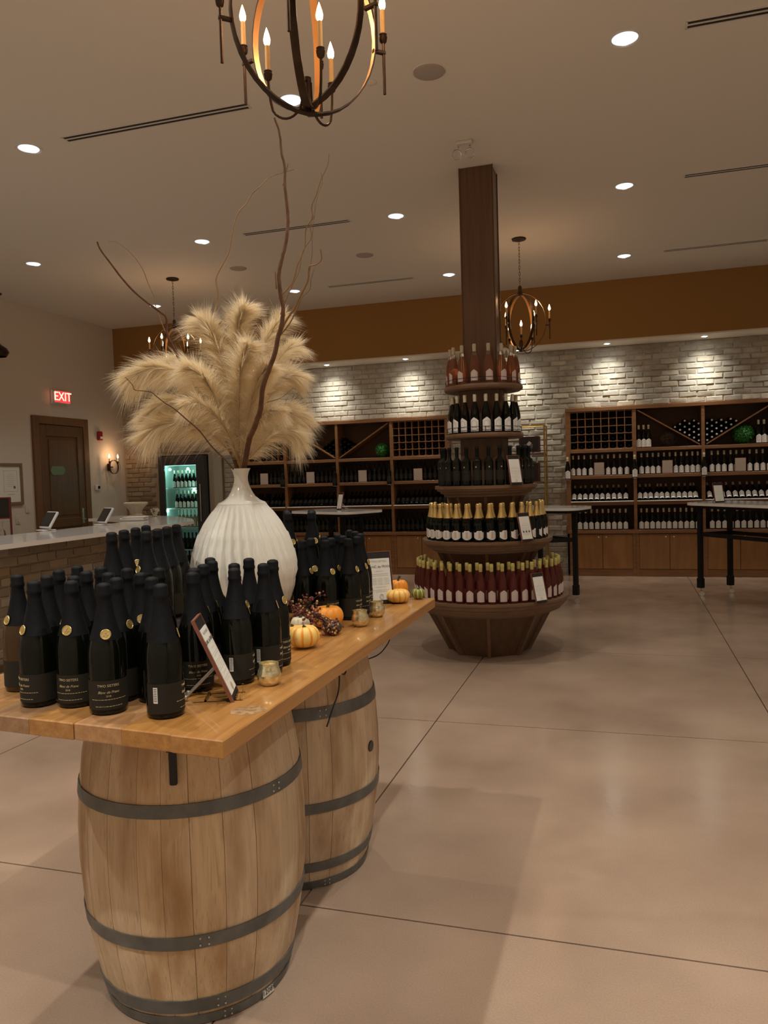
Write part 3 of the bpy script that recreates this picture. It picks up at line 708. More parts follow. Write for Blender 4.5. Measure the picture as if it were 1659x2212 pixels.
hole([(.47, .905), (.49, .912), (.49, .93), (.53, .936), (.535, .955), (.552, .958), (.555, .975), (.572, .98), (.580, .995), (.580, 1.016)]).build('shelf', M_tower, t, ang=18)
hole([(.355, 1.385), (.375, 1.392), (.375, 1.41), (.405, 1.416), (.41, 1.435), (.435, 1.44), (.44, 1.455), (.455, 1.46), (.455, 1.487)]).build('shelf', M_tower, t, ang=18)
for k in (4, 5):
    z, r = ROUND[k]
    hole([(r * .95, z - .045), (r, z - .035), (r + .004, z - .018), (r, z)], 56).build('shelf', M_tower, t, ang=18)
    g = G()
    for zz in (z + .022, z + .052): g.tube([((r - .012) * cos(2 * pi * i / 48), (r - .012) * sin(2 * pi * i / 48), zz) for i in range(48)], .0022, 5, closed=True)
    for i in range(8):
        a = 2 * pi * i / 8 + .2; g.tube([((r - .012) * cos(a), (r - .012) * sin(a), z), ((r - .012) * cos(a), (r - .012) * sin(a), z + .056)], .003, 5)
    g.build('wire_rail', M_black, t)
def cone(r0, z0, r1, z1, name='base_panel', n=8, s=.93):
    rot = radians(-81)
    for i in range(n):
        a0, a1 = rot + 2 * pi * i / n, rot + 2 * pi * (i + 1) / n; g = G()
        P = [Vector((r0 * s * cos(a0), r0 * s * sin(a0), z0)), Vector((r0 * s * cos(a1), r0 * s * sin(a1), z0)), Vector((r1 * s * cos(a1), r1 * s * sin(a1), z1)), Vector((r1 * s * cos(a0), r1 * s * sin(a0), z1))]
        Q = [Vector((p.x * .95, p.y * .95, p.z)) for p in P]
        g.v = P + Q
        for q in ((0, 1, 2, 3), (7, 6, 5, 4), (0, 4, 5, 1), (1, 5, 6, 2), (2, 6, 7, 3), (3, 7, 4, 0)): g.face(q)
        g.build(name, M_towerd, t, smooth=False)
        ca, sa = cos(a0), sin(a0); g = G(); h_ = .014
        for (rr, zz) in ((r0 * .84, z0), (r0, z0), (r1, z1), (r1 * .84, z1)):
            for q in (-h_, h_): g.v.append(Vector((rr * ca - q * sa, rr * sa + q * ca, zz)))
        for q in ((0, 1, 3, 2), (2, 3, 5, 4), (4, 5, 7, 6), (6, 7, 1, 0), (0, 2, 4, 6), (1, 7, 5, 3)): g.face(q)
        g.build('fin', M_tower, t, smooth=False)
cone(.366, 0.002, .565, .376); cone(.27, .515, .46, .905); cone(.21, 1.018, .345, 1.385)
for z0_, z1_ in ((1.489, 1.893), (1.942, 2.313)):
    g = G()
    for sx, sy, dx, dy in ((-1, 0, .03, .30), (1, 0, .03, .30), (0, -1, .33, .03), (0, 1, .33, .03)):
        g.box((sx * .175, sy * .155, (z0_ + z1_) / 2), (dx if sx else .33, dy if sx else .03, z1_ - z0_))
    g.build('core_casing', M_towerd, t, smooth=False)
PHI = atan2(-TY, -TX)
def ringof(kind, tier, r, N, dx, what, ringn, amax, s=1.0, jit=.0):
    z = ROUND[tier][0] + .0005; off = dx / r; K = []
    for i in range(N):
        a = 2 * pi * i / N + off
        a = (a + pi) % (2 * pi) - pi
        if abs(a) <= radians(amax): K.append(a)
    K.sort()
    for k, a in enumerate(K):
        an = PHI + a; x, y = TX + r * cos(an), TY + r * sin(an)
        dirr = atan2(cos(an), -sin(an))
        bottle(kind, (x, y, z), '%s %s from the left, %s, display tower' % (ORD[k], what, ringn), what + 's of the ' + ringn, dirr + RN.uniform(-.12, .12) + jit, s=s)
ringof('red', 1, .625, 44, .03, 'gold-capped pink bottle', 'outer ring of lowest tier', 112)
ringof('red', 1, .525, 37, .00, 'gold-capped pink bottle', 'inner ring of lowest tier', 95)
ringof('gold', 2, .495, 32, .027, 'gold-foiled sparkling bottle', 'outer ring of second tier', 112, s=1.0, jit=.35)
ringof('gold', 2, .39, 25, .045, 'gold-foiled sparkling bottle', 'inner ring of second tier', 100, jit=.35)
ringof('darkg', 3, .385, 25, .03, 'tall black bottle', 'middle tier', 120, 1.04)
ringof('white', 4, .287, 19, .018, 'white-capped dark bottle', 'fourth tier', 180, 1.0)
ringof('rose', 5, .287, 15, .05, 'clear rose wine bottle', 'top tier', 180, 1.03)

# ---------------------------------------------------------------- menu boards
def menu(loc, rz, lean, label, H=.235, W=.115, lines=0, title=None, stand=True, round3=False):
    """board leaning back, printed sheet facing local -Y"""
    t = thing('menu_board', loc, label, 'sign', None, rz)
    R = Matrix.Rotation(-lean, 3, 'X'); 
    def bx(g, x0, x1, y0, y1, z0, z1, m=0, b=0):
        c = R @ Vector(((x0 + x1) / 2, (y0 + y1) / 2, (z0 + z1) / 2)); g.box(c, (x1 - x0, y1 - y0, z1 - z0), 0, m, b, R)
    g = G(); bx(g, -W / 2, W / 2, 0, .006, 0, H, 0, .001); g.build('board', M_board, t)
    g = G(); bx(g, -W / 2 - .003, -W / 2, -.001, .008, 0, H + .003); bx(g, W / 2, W / 2 + .003, -.001, .008, 0, H + .003); bx(g, -W / 2, W / 2, -.001, .008, H, H + .003); g.build('board_edge', M_bedge, t)
    pw = W * .90; ph = H * .80; z0 = H * .075
    g = G(); bx(g, -pw / 2, pw / 2, -.0016, 0, z0, z0 + ph); sh = g.build('sheet', M_paper, t)
    if lines:
        g = G(); z = z0 + ph * .70
        for wd, k in ((.34, 1), (0, 0), (.80, 1), (.74, 1), (0, 0), (-1, 5), (0, 0), (.5, 1), (0, 0), (.78, 1), (.55, 1)):
            if wd > 0: bx(g, -pw * wd / 2, pw * wd / 2, -.0021, -.0016, z - .0012, z); z -= ph * .038
            elif wd < 0:
                for q in range(k):
                    for c_ in (-.30, 0, .30): bx(g, pw * (c_ - .11), pw * (c_ + .11), -.0021, -.0016, z - .0012, z)
                    z -= ph * .034
            else: z -= ph * .034
        g.build('printed_lines', M_inkl, sh)
        if round3:
            g = G()
            for c_ in (-.28, 0, .28): g.lathe([(.0001, 0), (pw * .085, 0)], 14, R @ Vector((pw * c_, -.0026, z0 + ph * .33)), M=R @ Matrix.Rotation(pi / 2, 3, 'X'), cap=False)
            g.build('round_pictures', M_ink, sh)
        else:
            g = G(); pts = [R @ Vector((pw * .09 * cos(q), -.0024, z0 + ph * .075 + pw * .12 * sin(q))) for q in [2 * pi * v / 14 for v in range(14)]]
            g.tube(pts, .0006, 4, closed=True); pts = [R @ Vector((pw * .045 * cos(q), -.0024, z0 + ph * .075 + pw * .10 * sin(q))) for q in [2 * pi * v / 14 for v in range(14)]]
            g.tube(pts, .0006, 4, closed=True); g.build('crest', M_lgold, sh)
    if title:
        me = text_mesh(title, pw * .155, M_ink, thick=.0002)
        o = put('lettering', me, sh); o.matrix_local = (Matrix.Translation(R @ Vector((0, -.0022, z0 + ph * .80))) @ R.to_4x4())
        me = text_mesh('TWO SISTERS', pw * .12, M_inkl, thick=.0002)
        o = put('lettering', me, sh); o.matrix_local = (Matrix.Translation(R @ Vector((0, -.0022, z0 + ph * .93))) @ R.to_4x4())
    if stand:
        g = G()
        for sx in (-.36, .36): g.box((sx * W, .045, .0025), (.006, .13, .005)); g.box((sx * W, -.014, .011), (.006, .004, .022))
        g.box((0, .075, .0025), (W * .7, .006, .005)); g.box((0, .0, .0025), (W * .7, .006, .005)); g.build('acrylic_foot', M_acryl, t)
        g = G()
        for sx in (-.7, .7):
            a = R @ Vector((sx * W * .3, .008, H * .42)); g.tube([a, (sx * W * .3, .125, .010)], .0028, 6); g.sphere((sx * W * .3, .128, .009), .008, 8)
        g.build('strut', M_steel, t)
    return t
menu((-.655, 6.49, .514), atan2(.77, .64), .24, 'white menu board on the lowest tier of the display tower', W=.125, H=.245, lines=1)
menu((-.765, 6.535, 1.017), atan2(.77, .64), .24, 'white menu board with three round pictures on second tier', W=.125, H=.24, lines=1, round3=True)
menu((-.860, 6.650, 1.488), atan2(.70, .72), .20, 'white menu board on the middle tier before black bottles', W=.12, H=.25, lines=1)

# ---------------------------------------------------------------- wall shelving
ZT, Z1, Z2, Z3, Z4 = 2.507, 1.886, 1.499, 1.108, .690
def bookcase(xs, label, cub, diag, rail_w):
    """xs: divider centres from left to right"""
    t = thing('bookcase', (0, 0, 0), label, 'bookcase')
    hw = .023; xa, xb = xs[0], xs[-1]
    g = G(); g.bb(xa - hw, xb + hw, FB + .35, FB + .365, Z4, ZT); g.build('back_panel', M_inner, t)
    g = G(); g.bb(xa - hw, xb + hw, FB - .008, FB + .35, ZT - .055, ZT, 0, .003); g.build('top_rail', M_cherryh, t)
    for k, x in enumerate(xs):
        wd = .031 if k in (0, len(xs) - 1) else hw
        g = G(); g.bb(x - wd, x + wd, FB, FB + .35, Z4, ZT - .055, 0, .002); g.build('side_panel' if k in (0, len(xs) - 1) else 'divider', M_cherry, t)
    for k in range(len(xs) - 1):
        a, b_ = xs[k] + (.031 if k == 0 else hw), xs[k + 1] - (.031 if k == len(xs) - 2 else hw)
        for z in (Z1, Z2):
            g = G(); g.bb(a, b_, FB + .004, FB + .35, z - .048, z, 0, .002); g.build('shelf', M_cherryh, t)
        g = G(); g.bb(a, b_, FB + .004, FB + .35, Z3 - .052, Z3 - .002, 0, .002); g.build('shelf', M_cherryh, t)
        g = G(); g.bb(a, b_, FB - .045, FB + .003, Z3 - .003, Z3 + .011, 0, .002); g.build('lit_shelf_lip', M_soff, t)  # pale strip added for the spotlit look of the shelf's front edge
        if k in cub:
            n, m_ = 8, 5; th = .012; cw = (b_ - a) / n; chh = (ZT - .055 - Z1) / m_
            for i in range(n + 1):
                x = a + cw * i; x = min(max(x, a + th / 2), b_ - th / 2)
                g = G(); g.bb(x - th / 2, x + th / 2, FB + .010, FB + .33, Z1, ZT - .056); g.build('lattice_upright', M_cherry, t, smooth=False)
            for j in range(m_ + 1):
                for i in range(n):
                    g_ = None
                z = Z1 + chh * j; z = min(max(z, Z1 + .006), ZT - .063)
                g = G(); g.bb(a + th, b_ - th, FB + .013, FB + .32, z - .006, z + .006)
                if j < 3:
                    for i in range(n): g.bb(a + cw * (i + .5) + cw * .25, a + cw * (i + 1.25) if i < n - 1 else b_ - th, FB + .008, FB + .014, z - .004, z + .012)
                g.build('lattice_rail', M_cherry, t, smooth=False)
        if k in diag:
            x0_, z0_, x1_, z1_ = (a, ZT - .06, b_, Z1 + .005) if diag[k] < 0 else (a, Z1 + .005, b_, ZT - .06)
            L = hypot(x1_ - x0_, z1_ - z0_); an = atan2(z1_ - z0_, x1_ - x0_)
            g = G(); g.box(((x0_ + x1_) / 2, FB + .17, (z0_ + z1_) / 2), (L - .05, .33, .018), 0, 0, 0, Matrix.Rotation(-an, 3, 'Y')); g.build('diagonal_board', M_cherryh, t, smooth=False)
    return t
XR = [-.788, .163, 1.093, 2.045]; XL = [-6.312, -5.391, -4.469, -3.542, -2.623]
bookcase(XR, 'tall cherry wood bookcase of white-labelled bottles right of the tower', [0], {1: -1, 2: 1}, .05)
bookcase(XL, 'tall cherry wood bookcase of dark bottles left of the tower', [0, 3], {1: -1, 2: 1}, .05)
def basecab(x0, x1, label, lastl=False):
    t = thing('base_cabinet', ((x0 + x1) / 2, FB, 0), label, 'cabinet', 'base cabinets under the bookcases'); w_ = (x1 - x0)
    g = G(); g.bb(-w_ / 2 + .001, w_ / 2 - .001, .02, .36, 0, .635); g.build('carcass', M_cherry, t)
    G().bb(-w_ / 2 + .001, -w_ / 2 + .045, 0, .02, 0, .635).build('stile', M_cherry, t); G().bb(w_ / 2 - .045, w_ / 2 - .001, 0, .02, 0, .635).build('stile', M_cherry, t)
    g = G(); g.bb(-w_ / 2 + .045, w_ / 2 - .045, .008, .02, .002, .105); g.build('toe_kick', M_cherryh, t)
    for s_ in (-1, 1):
        xa, xb = sorted((s_ * .004, s_ * (w_ / 2 - .048)))
        g = G(); g.bb(xa, xb, .001, .019, .112, .620, 0, .002); d = g.build('door', M_door, t)
        g = G(); g.lathe([(.004, 0), (.004, .012), (.011, .018), (.011, .024), (.006, .028), (.0001, .029)], 12, (s_ * .055, .001, .585), M=Matrix.Rotation(pi / 2, 3, 'X'), cap=False); g.build('knob', M_steel, d)
nmb = ['first', 'second', 'third', 'fourth']
for xs, side in ((XR, 'right'), (XL, 'left')):
    for k in range(len(xs) - 1):
        basecab(xs[k], xs[k + 1], '%s two-door base cabinet from left under the %s bookcase' % (nmb[k], side))
    o = G().bb(xs[0] - .030, xs[-1] + .030, FB - .022, FB + .36, .637, .689, 0, .005).build('ledge_board', M_cherryh)
    tag(o, 'long wooden ledge topping the base cabinets of the %s bookcase' % side, 'ledge')
bay = lambda i: ['left bay', 'middle bay', 'right bay'][i]
bayl = lambda i: ['first bay', 'second bay', 'third bay', 'fourth bay'][i]
R2 = [[-.721, -.638, -.557, -.463, -.383, -.299, -.216, -.131, -.045, .050], [.254, .335, .412, .490, .567, .645, .724, .801, .878, .952, 1.025], [1.208, 1.291, 1.372, 1.457, 1.535, 1.615, 1.705, 1.793, 1.873, 1.955]]
R3_ = [[-.715 + .0825 * k for k in range(10)], [.225 + .0765 * k for k in range(11)], [1.179 + .0845 * k for k in range(10)]]
R4_ = [[-.715 + .082 * k for k in range(10)], [.240 + .0775 * k for k in range(11)], [1.205 + .083 * k for k in range(10)]]
for b_ in range(3):
    for nm, row, z, rx, y in (('upper shelf', R2[b_], Z2, 0, FB + .065), ('tilted shelf', R3_[b_], Z3 + .014, -radians(43), FB + .035), ('lowest shelf', R4_[b_], Z4 + .001, 0, FB + .065)):
        for k, x in enumerate(row):
            bottle('white', (x, y + (.02 if nm[0] == 'u' and k in (4, 5) else 0), z), '%s white-labelled bottle from left, %s, %s, right bookcase' % (ORD[k], nm, bay(b_)), 'white-labelled bottles, %s, %s' % (nm, bay(b_)), RN.uniform(-.12, .12), rx, s=.93)
L2 = [[-6.235, -6.16, -6.087, -6.011, -5.936, -5.862, -5.788, -5.682, -5.605, -5.529, -5.455], [-5.325, -5.25, -5.166, -5.081, -4.99, -4.915, -4.84, -4.762, -4.685, -4.608, -4.531], [-4.404, -4.326, -4.246, -4.168, -4.09, -4.01, -3.936, -3.852, -3.768, -3.689, -3.605], [-3.479, -3.402, -3.323, -3.246, -3.16, -3.085, -3.008, -2.927, -2.847, -2.764, -2.688]]
for b_ in range(4):
    x0_ = XL[b_] + .075
    rows = (('upper shelf', L2[b_], Z2, 0, FB + .065, 'dark'), ('tilted shelf', [x0_ + .077 * k for k in range(11)], Z3 + .014, -radians(43), FB + .035, 'dark'), ('lowest shelf', [x0_ + .003 + .0772 * k for k in range(11)], Z4 + .001, 0, FB + .065, 'dark'))
    for nm, row, z, rx, y, kd in rows:
        for k, x in enumerate(row):
            if b_ == 0 and x < -6.1 and nm != 'upper shelf' : continue
            bottle(kd, (x, y, z), '%s dark bottle from left, %s, %s of the left bookcase' % (ORD[k], nm, bayl(b_)), 'dark bottles, %s, %s' % (nm, bayl(b_)), RN.uniform(-.1, .1), rx, s=.93)
def wallsign(x, z, label, w_=.135, h_=.18):
    t = thing('shelf_card', (x, FB + .006, z), label, 'sign')
    g = G(); g.box((0, .002, h_ / 2), (w_ + .012, .003, h_ + .012)); g.build('card_holder', M_bedge, t)
    g = G(); g.box((0, -.0005, h_ / 2 + .002), (w_, .0015, h_)); sh = g.build('card', mat('tan_card', (.46, .37, .30), .7), t)
    g = G()
    for k in range(6): g.box((0, -.0015, h_ * (.82 - .11 * k)), (w_ * (.5 + .25 * (k % 2)), .0006, .0022))
    g.build('printed_lines', M_inkl, sh)
for x, wh in ((-.343, 'left bay of the right bookcase'), (.609, 'middle bay of the right bookcase'), (1.578, 'right bay of the right bookcase'), (-5.788, 'first bay of the left bookcase'), (-4.949, 'second bay of the left bookcase'), (-4.04, 'third bay of the left bookcase'), (-3.113, 'fourth bay of the left bookcase')):
    wallsign(x, Z2 + .008, 'tan printed card on upper shelf, ' + wh)
# bottles shown on brackets in front of the dividers
for x, kd, lb in ((-.794, 'white', 'white-labelled bottle on bracket at the left edge of the right bookcase'), (.158, 'white', 'white-labelled bottle on bracket, first divider of the right bookcase'), (1.096, 'white', 'white-labelled bottle on bracket, second divider of the right bookcase'),
                  (-5.425, 'dark', 'dark bottle on bracket, divider nearest the vase, left bookcase'), (-4.50, 'dark', 'dark bottle on bracket, middle divider of the left bookcase'), (-3.573, 'dark', 'dark bottle on bracket, right divider of the left bookcase')):
    bottle(kd, (x, FB - .052, 1.455), lb, None, .1, s=1.0)
    t = thing('bottle_bracket', (x, FB, 1.45), 'small steel bracket holding the ' + lb.replace('white-labelled ', '').replace(' bookcase', ''), 'bracket', 'bottle brackets')
    g = G(); g.lathe([(.034, -.003), (.036, .0), (.036, .004), (.030, .004)], 16, (0, -.052, 0)); g.box((0, -.012, -.004), (.03, .024, .006)); g.build('cradle', M_steel, t)
# bottles lying in the lattices and between the diagonal boards
for bk, xs, kk, nm in ((0, XR, 0, 'right bookcase'), (1, XL, 0, 'left bookcase, first bay'), (2, XL, 3, 'left bookcase, fourth bay')):
    a = xs[kk] + (.031 if kk == 0 else .023); b_ = xs[kk + 1] - (.031 if kk == len(xs) - 2 else .023); cw = (b_ - a) / 8; chh = (ZT - .055 - Z1) / 5
    for j in range(3):
        for i in range(8):
            bottle('foiled', (a + cw * (i + .5), FB + .335, Z1 + chh * j + .006 + .0385), '%s dark bottle end in lattice, %s row, %s' % (ORD[i], ['bottom', 'middle', 'top'][j], nm), 'bottles in the lattice, ' + nm, 0, pi / 2, s=.96)
PILE = [(.854, 2.250), (.978, 2.246), (.916, 2.206), (1.039, 2.203), (.853, 2.164), (.915, 2.124), (.977, 2.165), (1.038, 2.122), (.790, 2.205), (.722, 2.167), (.790, 2.122), (.852, 2.083), (.914, 2.043), (.977, 2.084), (1.039, 2.041), (.977, 2.003), (1.040, 1.960),
        (1.152, 2.202), (1.215, 2.244), (1.340, 2.239), (1.462, 2.247), (1.533, 2.216), (1.275, 2.204), (1.402, 2.203), (1.214, 2.162), (1.151, 2.121), (1.338, 2.158), (1.468, 2.168), (1.276, 2.122), (1.402, 2.122), (1.215, 2.081), (1.150, 2.040), (1.340, 2.079), (1.278, 2.041), (1.215, 2.003), (1.152, 1.960)]
for k, (x, z) in enumerate(PILE):
    left = x < 1.09; kk = k if left else k - 17
    bottle('silver', (x, FB + .34, z), '%s silver-capped bottle of pile %s of the divider, right bookcase' % (ORD[kk], 'left' if left else 'right'), 'silver-capped bottles stacked %s of the divider' % ('left' if left else 'right'), 0, pi / 2, s=.90)
for sd, x0_ in ((-1, -4.535), (1, -4.403)):
    k = 0
    for i in range(5):
        for j in range(4 - i + (1 if i < 1 else 0)):
            x = x0_ + sd * .064 * i; z = 1.955 + .042 * i + .083 * j
            if z > 2.24 - .02 * i: continue
            bottle('foiled', (x, FB + .34, z), '%s dark bottle of pile %s of the middle divider, left bookcase' % (ORD[k], 'left' if sd < 0 else 'right'), 'dark bottles stacked by the middle divider', 0, pi / 2, s=.95); k += 1
for k, x in enumerate((.222, .290, .358)): bottle('white', (x, FB + .07, Z1 + .001), '%s of three white-labelled bottles below the diagonal board, right bookcase' % ORD[k], 'three bottles in the top middle bay', .05, s=1.0)
for k, x in enumerate((1.822, 1.893, 1.966)): bottle('white', (x, FB + .07, Z1 + .001), '%s of the white-labelled bottles beside the green ball' % ORD[k], 'bottles beside the green ball', .05, s=1.0)
# foliage balls
def ball(x, z, r, m, label, nm, n=900):
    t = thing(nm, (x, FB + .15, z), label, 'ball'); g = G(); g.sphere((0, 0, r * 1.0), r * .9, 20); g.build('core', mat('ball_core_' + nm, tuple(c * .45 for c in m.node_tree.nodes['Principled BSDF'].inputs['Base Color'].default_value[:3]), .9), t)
    g = G(); rr = random.Random(5)
    for k in range(n):
        u = rr.uniform(-1, 1); a = rr.uniform(0, 2 * pi); q = sqrt(1 - u * u); d = Vector((q * cos(a), q * sin(a), u)); p = d * r * rr.uniform(.86, 1.0) + Vector((0, 0, r))
        s_ = r * .09; e1 = Vector((rr.uniform(-1, 1), rr.uniform(-1, 1), rr.uniform(-1, 1))).normalized(); e2 = d.cross(e1).normalized()
        o = len(g.v); g.v += [p + e1 * s_, p + e2 * s_ * .6, p - e1 * s_, p - e2 * s_ * .6]; g.face((o, o + 1, o + 2, o + 3))
    tag(g.build('foliage', m, t, smooth=False), kind='stuff')
ball(1.634, Z1, .145, M_green, 'large green boxwood ball in the right bookcase', 'boxwood_ball', 1500)
ball(-3.737, Z1, .118, M_green, 'green boxwood ball in the left bookcase', 'boxwood_ball', 1200)
t = thing('vine_ball', (.634, FB + .15, Z1), 'dark brown dry vine ball beside the three bottles', 'ball'); g = G(); rr = random.Random(8)
for k in range(26):
    ax = Vector((rr.uniform(-1, 1), rr.uniform(-1, 1), rr.uniform(-1, 1))).normalized(); u = ax.orthogonal().normalized(); v = ax.cross(u); R_ = .115 * rr.uniform(.9, 1.0)
    g.tube([Vector((0, 0, .12)) + (u * cos(2 * pi * q / 18) + v * sin(2 * pi * q / 18)) * R_ for q in range(18)], .003, 4, closed=True)
g.build('vines', M_vine, t)
# six-bottle rack in the left bookcase
t = thing('bottle_rack', (-5.09, FB + .1, Z1), 'small dark wire rack of six bottles in the left bookcase', 'rack'); g = G()
for x in (-.17, .17):
    for y in (-.07, .15): g.tube([(x, y, 0), (x, y, .21)], .004, 5)
for z in (.006, .105, .21):
    g.tube([(-.17, -.07, z), (.17, -.07, z)], .004, 5); g.tube([(-.17, .15, z), (.17, .15, z)], .004, 5)
g.build('frame', M_black, t)
for j in range(2):
    for i in range(3): bottle('foiled', (-5.09 + (i - 1) * .105, FB + .34, Z1 + .052 + .1 * j), '%s bottle of the %s row in the wire rack' % (ORD[i], ['lower', 'upper'][j]), 'six bottles in the wire rack', 0, pi / 2, s=.94)

# brass shelf rack against the bricks
t = thing('brass_rack', (-1.70, 11.84, 0), 'tall brass tube shelf rack standing behind the display tower', 'shelf'); g = G()
for x in (-.60, .60):
    for y in (-.17, .17):
        g.tube([(x, y, 0), (x, y, 2.26)], .012, 8)
    for z in (.2, 1.095, 1.42, 1.853, 2.26): g.tube([(x, -.17, z), (x, .17, z)], .009, 6)
g.build('frame', M_brass, t)
g = G()
for y in (-.17, .17): g.tube([(-.60, y, 2.26), (.60, y, 2.26)], .010, 6)
g.build('top_bar', M_brass, t)
for z in (.2, .75, 1.42, 1.853): G().box((0, 0, z), (1.18, .33, .03), 0, 0, .003).build('shelf', M_tower, t, ang=18)
def giftbox(x, y, z, w_, h_, label, nm='gift_box'):
    t = thing(nm, (x, y, z), label, 'box'); G().box((0, .08, h_ / 2), (w_, .16, h_), 0, 0, .003).build('body', M_board, t)
    g = G()
    for a in (-1, 1): g.box((a * (w_ / 2 - .006), -.002, h_ / 2), (.012, .004, h_)); g.box((0, -.002, h_ / 2 + a * (h_ / 2 - .006)), (w_ - .024, .004, .012))
    g.build('red_edge', M_redtrim, t)
    g = G(); g.box((0, -.001, h_ * .55), (w_ * .16, .002, h_ * .25), 0, 0, 0, Matrix.Rotation(.7, 3, 'Y')); g.build('emblem', M_lgry, t)
giftbox(-1.33, 11.75, 1.869, .30, .24, 'black gift box with red edges on the brass rack, right')
giftbox(-2.00, 11.75, 1.869, .30, .24, 'black gift box with red edges on the brass rack, left')
giftbox(-1.33, 11.75, 1.436, .28, .28, 'tall black gift box on lower shelf of brass rack')
def wineglass(x, y, z, label, s=1.0):
    t = thing('wine_glass', (x, y, z), label, 'glass', 'stemmed glasses on the brass rack')
    g = G(); g.lathe([(.034 * s, 0), (.006, .004), (.0035, .02), (.0035, .085 * s), (.02 * s, .10 * s), (.036 * s, .135 * s), (.034 * s, .19 * s), (.030 * s, .205 * s), (.033 * s, .19 * s), (.034 * s, .135 * s), (.018 * s, .104 * s), (.001, .09 * s)], 18, cap=False); g.build('bowl', M_clearw, t)
for k, x in enumerate((-1.47, -1.38, -1.29)): wineglass(x, 11.705, 1.869, '%s small stemmed glass before the gift box' % ORD[k], .6)
wineglass(-1.52, 11.72, 1.436, 'large wine glass on the lower shelf of brass rack', 1.0)

# ---------------------------------------------------------------- high tables
def hightable(cx, cy, ux, uy, L, W, legs, label):
    t = thing('high_table', (cx, cy, 0), label, 'table'); v = (-uy, ux); r = min(W * .48, .18); P = []
    for sx, sy, a0 in ((1, 1, 0), (-1, 1, 90), (-1, -1, 180), (1, -1, 270)):
        for k in range(7):
            a = radians(a0 + 15 * k); px, py = sx * (L / 2 - r) + r * cos(a), sy * (W / 2 - r) + r * sin(a); P.append((px * ux + py * v[0], px * uy + py * v[1]))
    g = G(); g.prism(P, 1.118, 1.150, 0, 1); g.build('tabletop', [M_quartz, M_qedge], t)
    Q = [(x * .93, y * .93) for x, y in P]; g = G(); g.prism(Q, 1.085, 1.118); g.build('apron', M_black, t, smooth=False)
    lp = []
    for a, b_ in legs:
        x, y = a * ux + b_ * v[0], a * uy + b_ * v[1]; lp.append((x, y)); 
        g = G(); g.box((x, y, .60), (.052, .052, .97), atan2(uy, ux), 0, .003); g.box((x, y, .16), (.066, .066, .12), atan2(uy, ux), 0, .003); lg = g.build('leg', M_black, t)
        g = G(); g.tube([(x, y, .10), (x, y, .045)], .007, 6); g.box((x + .012, y, .052), (.034, .03, .026), 0, 0, .004)
        g.lathe([(.0001, -.009), (.030, -.009), (.030, .009), (.0001, .009)], 14, (x + .014, y, .030), M=Matrix.Rotation(pi / 2, 3, 'X'), cap=False); g.build('caster', M_steel, lg)
    for i in range(len(lp)):
        j = (i + 1) % len(lp); d = hypot(lp[j][0] - lp[i][0], lp[j][1] - lp[i][1])
        g = G(); g.box(((lp[i][0] + lp[j][0]) / 2, (lp[i][1] + lp[j][1]) / 2, .76), (d - .05, .022, .045), atan2(lp[j][1] - lp[i][1], lp[j][0] - lp[i][0])); g.build('stretcher', M_black, t)
    return t
U = (.578, -.816)
# middle table: only its right leg stands clear of the tower
MIDLEGS = [(a_ * .94 + b_ * -.34, -a_ * -.34 + b_ * .94) for a_, b_ in ((.336, -.22), (-.13, .33), (-.60, .05), (-.25, -.42))]
def legset(a, b_): return [(-a, -b_), (-a, b_), (a, b_), (a, -b_)]
# right table: nearest-left leg at (.887, 10.27)
hightable(1.40, 9.935, U[0], U[1], 1.50, .72, [(-.57, -.225), (-.57, .225), (.57, .225), (.57, -.225)], 'high black-legged table with pale quartz top at the right edge')
hightable(-.90, 9.78, .94, -.34, .98, .66, MIDLEGS, 'high pale-topped table just right of the display tower')
hightable(-3.70, 9.85, .88, -.47, 1.25, .72, legset(.30, .16), 'high pale-topped table behind the table bottles, left of the tower')
menu((-3.69, 9.93, 1.151), radians(-38), .20, 'white menu board on the far left high table', W=.115, H=.24, lines=1)
menu((1.10, 10.12, 1.151), radians(28), .22, 'white menu board on the high table at right', W=.125, H=.24, lines=1)

# ---------------------------------------------------------------- wine fridge
FX0, FX1, FY = -7.615, -6.735, 11.70
t = thing('wine_fridge', ((FX0 + FX1) / 2, FY, 0), 'dark glass-door wine fridge glowing green behind the bar', 'fridge'); hw = (FX1 - FX0) / 2
FT = 2.03
g = G(); g.bb(-hw, hw, .04, .60, .0, .10); g.bb(-hw, hw, 0.04, .60, 1.90, FT); g.bb(-hw, -hw + .06, .04, .60, .10, 1.90); g.bb(hw - .06, hw, .04, .60, .10, 1.90); g.bb(-hw, hw, .56, .60, .10, 1.90); g.build('cabinet', M_fridge, t, smooth=False)
g = G(); g.bb(-hw + .06, hw - .06, .55, .56, .10, 1.90); g.bb(-hw + .06, -hw + .066, .06, .55, .10, 1.90); g.bb(hw - .066, hw - .06, .06, .55, .10, 1.90); g.bb(-hw + .06, hw - .06, .06, .55, 1.893, 1.90); g.build('liner', M_fint, t, smooth=False)
g = G(); g.bb(-hw + .068, -hw + .085, .045, .065, .14, 1.86); g.bb(hw - .085, hw - .068, .045, .065, .14, 1.86); g.bb(-hw + .09, hw - .09, .045, .065, 1.872, 1.888); g.build('light_strip', M_fglow, t, smooth=False)
g = G(); g.bb(-hw, -hw + .115, 0, .035, .10, FT, 0, .004); g.bb(hw - .155, hw, 0, .035, .10, FT, 0, .004); g.bb(-hw + .115, hw - .155, 0, .035, 1.875, FT, 0, .004); g.bb(-hw + .115, hw - .155, 0, .035, .10, .18, 0, .004); dr_ = g.build('door', M_fridge, t)
G().bb(-hw + .115, hw - .155, .014, .020, .18, 1.875).build('door_glass', M_pane, dr_, smooth=False)
